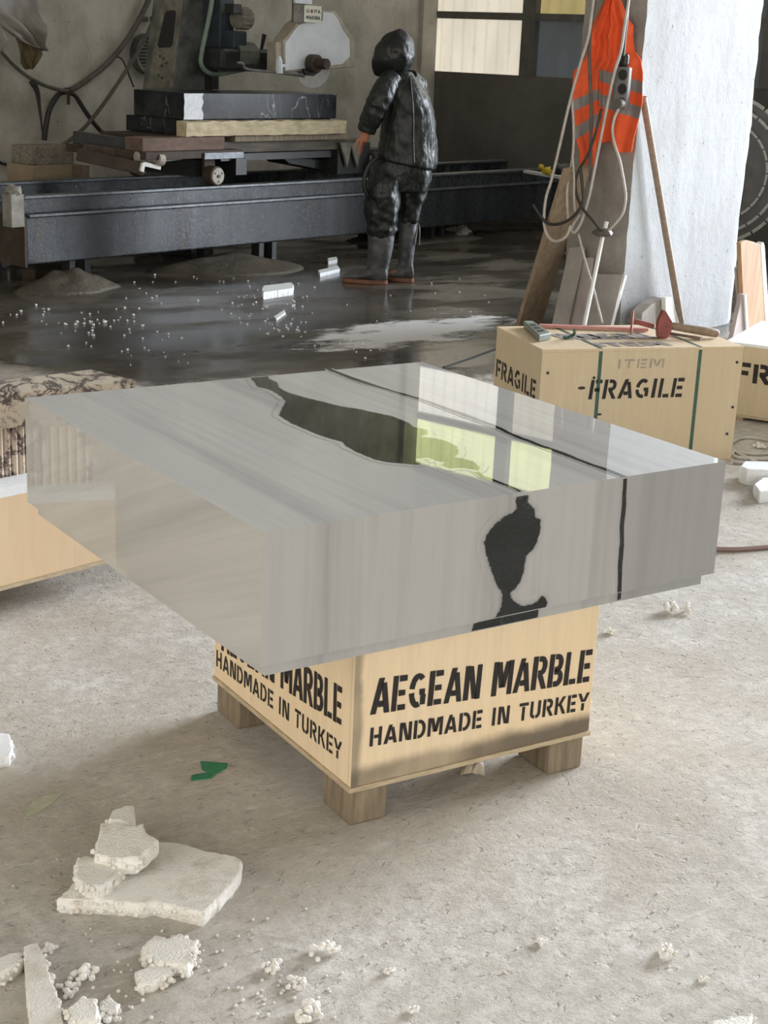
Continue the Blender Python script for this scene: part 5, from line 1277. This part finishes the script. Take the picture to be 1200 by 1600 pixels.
# single beads
bm_ = MB().ball(Vector(), .0042, 2)
proto = None
def beads(px, label, group, mat, rng):
    global proto_
    first = None; random.seed(rng)
    for (x, y, r) in px:
        p = pz(x, y, 0)
        if first is None:
            first = one('foam_bead', label, 'foam bead', MB().ball(Vector((0, 0, 0)), 1, 2, (1, 1, .85), .06), M[mat], group=group)
            o = first
        else: o = first.copy(); COL.objects.link(o)
        o.location = (p.x, p.y, -.0006); r *= .8; o.scale = (r, r, r); o.rotation_euler = (0, 0, random.uniform(0, 6))
random.seed(77)
wet = []
def clus(lst, cx, cy, sx, sy, n, r0, r1):
    for _ in range(n): lst.append((random.gauss(cx, sx), random.gauss(cy, sy), random.uniform(r0, r1)))
clus(wet, 60, 498, 34, 12, 16, .005, .012); clus(wet, 150, 505, 30, 10, 26, .005, .013); clus(wet, 200, 520, 40, 14, 22, .005, .011); clus(wet, 440, 465, 40, 12, 22, .005, .010)
clus(wet, 445, 515, 14, 10, 22, .005, .011); clus(wet, 400, 500, 25, 8, 12, .005, .010); clus(wet, 300, 440, 60, 14, 18, .006, .012); clus(wet, 560, 545, 40, 12, 14, .005, .009); clus(wet, 700, 480, 60, 25, 18, .005, .009)
clus(wet, 380, 475, 80, 14, 24, .005, .010); clus(wet, 230, 560, 60, 10, 10, .005, .008)
wet = [q for q in wet if 2 < q[0] < 780 and 415 < q[1] < 575 and not (530 < q[0] < 655 and q[1] < 452)]
beads(wet, 'tiny white foam bead lying on the wet grey floor', 'foam beads on the wet floor', 'foam_blue', 3)
dry = []
clus(dry, 290, 1495, 60, 25, 18, .0030, .0050); clus(dry, 200, 1560, 60, 22, 22, .0030, .0055); clus(dry, 440, 1555, 50, 22, 34, .0030, .0055); clus(dry, 370, 1450, 60, 35, 14, .0025, .0045); clus(dry, 100, 1400, 60, 60, 12, .0025, .0042); clus(dry, 540, 1500, 120, 70, 12, .0025, .004); clus(dry, 900, 1480, 160, 70, 16, .0025, .004)
dry = [q for q in dry if 2 < q[0] < 1198 and 1300 < q[1] < 1598 and not (90 < q[0] < 380 and 1250 < q[1] < 1445)]
beads(dry, 'tiny white foam bead lying on the dry floor in front', 'foam beads on the dry floor', 'foam', 4)

# ------------------------------------------------------------------ other litter, cords
gt = [(313, 1189), (356, 1192), (354, 1199), (338, 1208), (330, 1215), (299, 1219), (299, 1211), (326, 1206), (316, 1202)]
P = [pz(x, y, .003) for x, y in gt]; one('tape_scrap', 'bent scrap of green tape on the floor left of the crate', 'tape', MB().prism(P, (0, 0, -.0028)), M['green_tape'])
P = [pz(x, y, .003) for x, y in ((40, 1272), (50, 1252), (70, 1243), (98, 1239), (84, 1252), (62, 1266), (42, 1274))]
one('paper_scrap', 'pale leaf shaped scrap on the floor at left', 'scrap', MB().prism(P, (0, 0, -.0028)), M['leaf_paper'])
random.seed(8); b = MB(); R_ = []
pc_ = pz(737, 1203)
for i in range(7):
    r = []
    for k in range(9):
        q = pc_ + rt * ((k - 4) * .0075) + fw * ((i - 3) * .012); h = .034 * max(0, 1 - ((k - 4) / 4.4) ** 2) * max(.0, 1 - ((i - 3) / 3.4) ** 2) * (1 + .5 * noise.noise(Vector((k * .9, i * .9, 3))))
        r.append(q + Vector((0, 0, h + .001)))
    R_.append(r)
b.loft(R_, closed=False); o = one('crumpled_paper', 'crumpled buff paper stuck under the front edge of the carrying crate', 'paper', b, M['paper']); md = o.modifiers.new('t', 'SOLIDIFY'); md.thickness = .001; md.offset = 1
def floorcord(name, label, px, r, mat, k=8):
    P = smooth_path([pz(x, y, r * .98) for x, y in px], k); return one(name, label, 'cord', MB().tube(P, r, 8), M[mat], smooth=True)
floorcord('floor_hose', 'thin pinkish hose on the floor at the right edge', [(1090, 852), (1120, 857.5), (1150, 858), (1180, 856), (1215, 853)], .009, 'hose_pink')
floorcord('coiled_cord', 'coil of whitish cord on the floor right of the FRAGILE crate', [(1146, 722), (1160, 723), (1190, 727), (1150, 706), (1142, 694), (1160, 684), (1190, 686), (1220, 695), (1200, 708), (1170, 709), (1146, 706), (1150, 714), (1180, 717), (1220, 716)], .008, 'cable_white')
P = [pz(693, 574, .005), pz(735, 560, .03), pz(776, 545, .06)]
one('bent_wire', 'thin black wire sticking out from behind the FRAGILE crate', 'wire', MB().tube(smooth_path(P, 4), .007, 6), M['wire'])
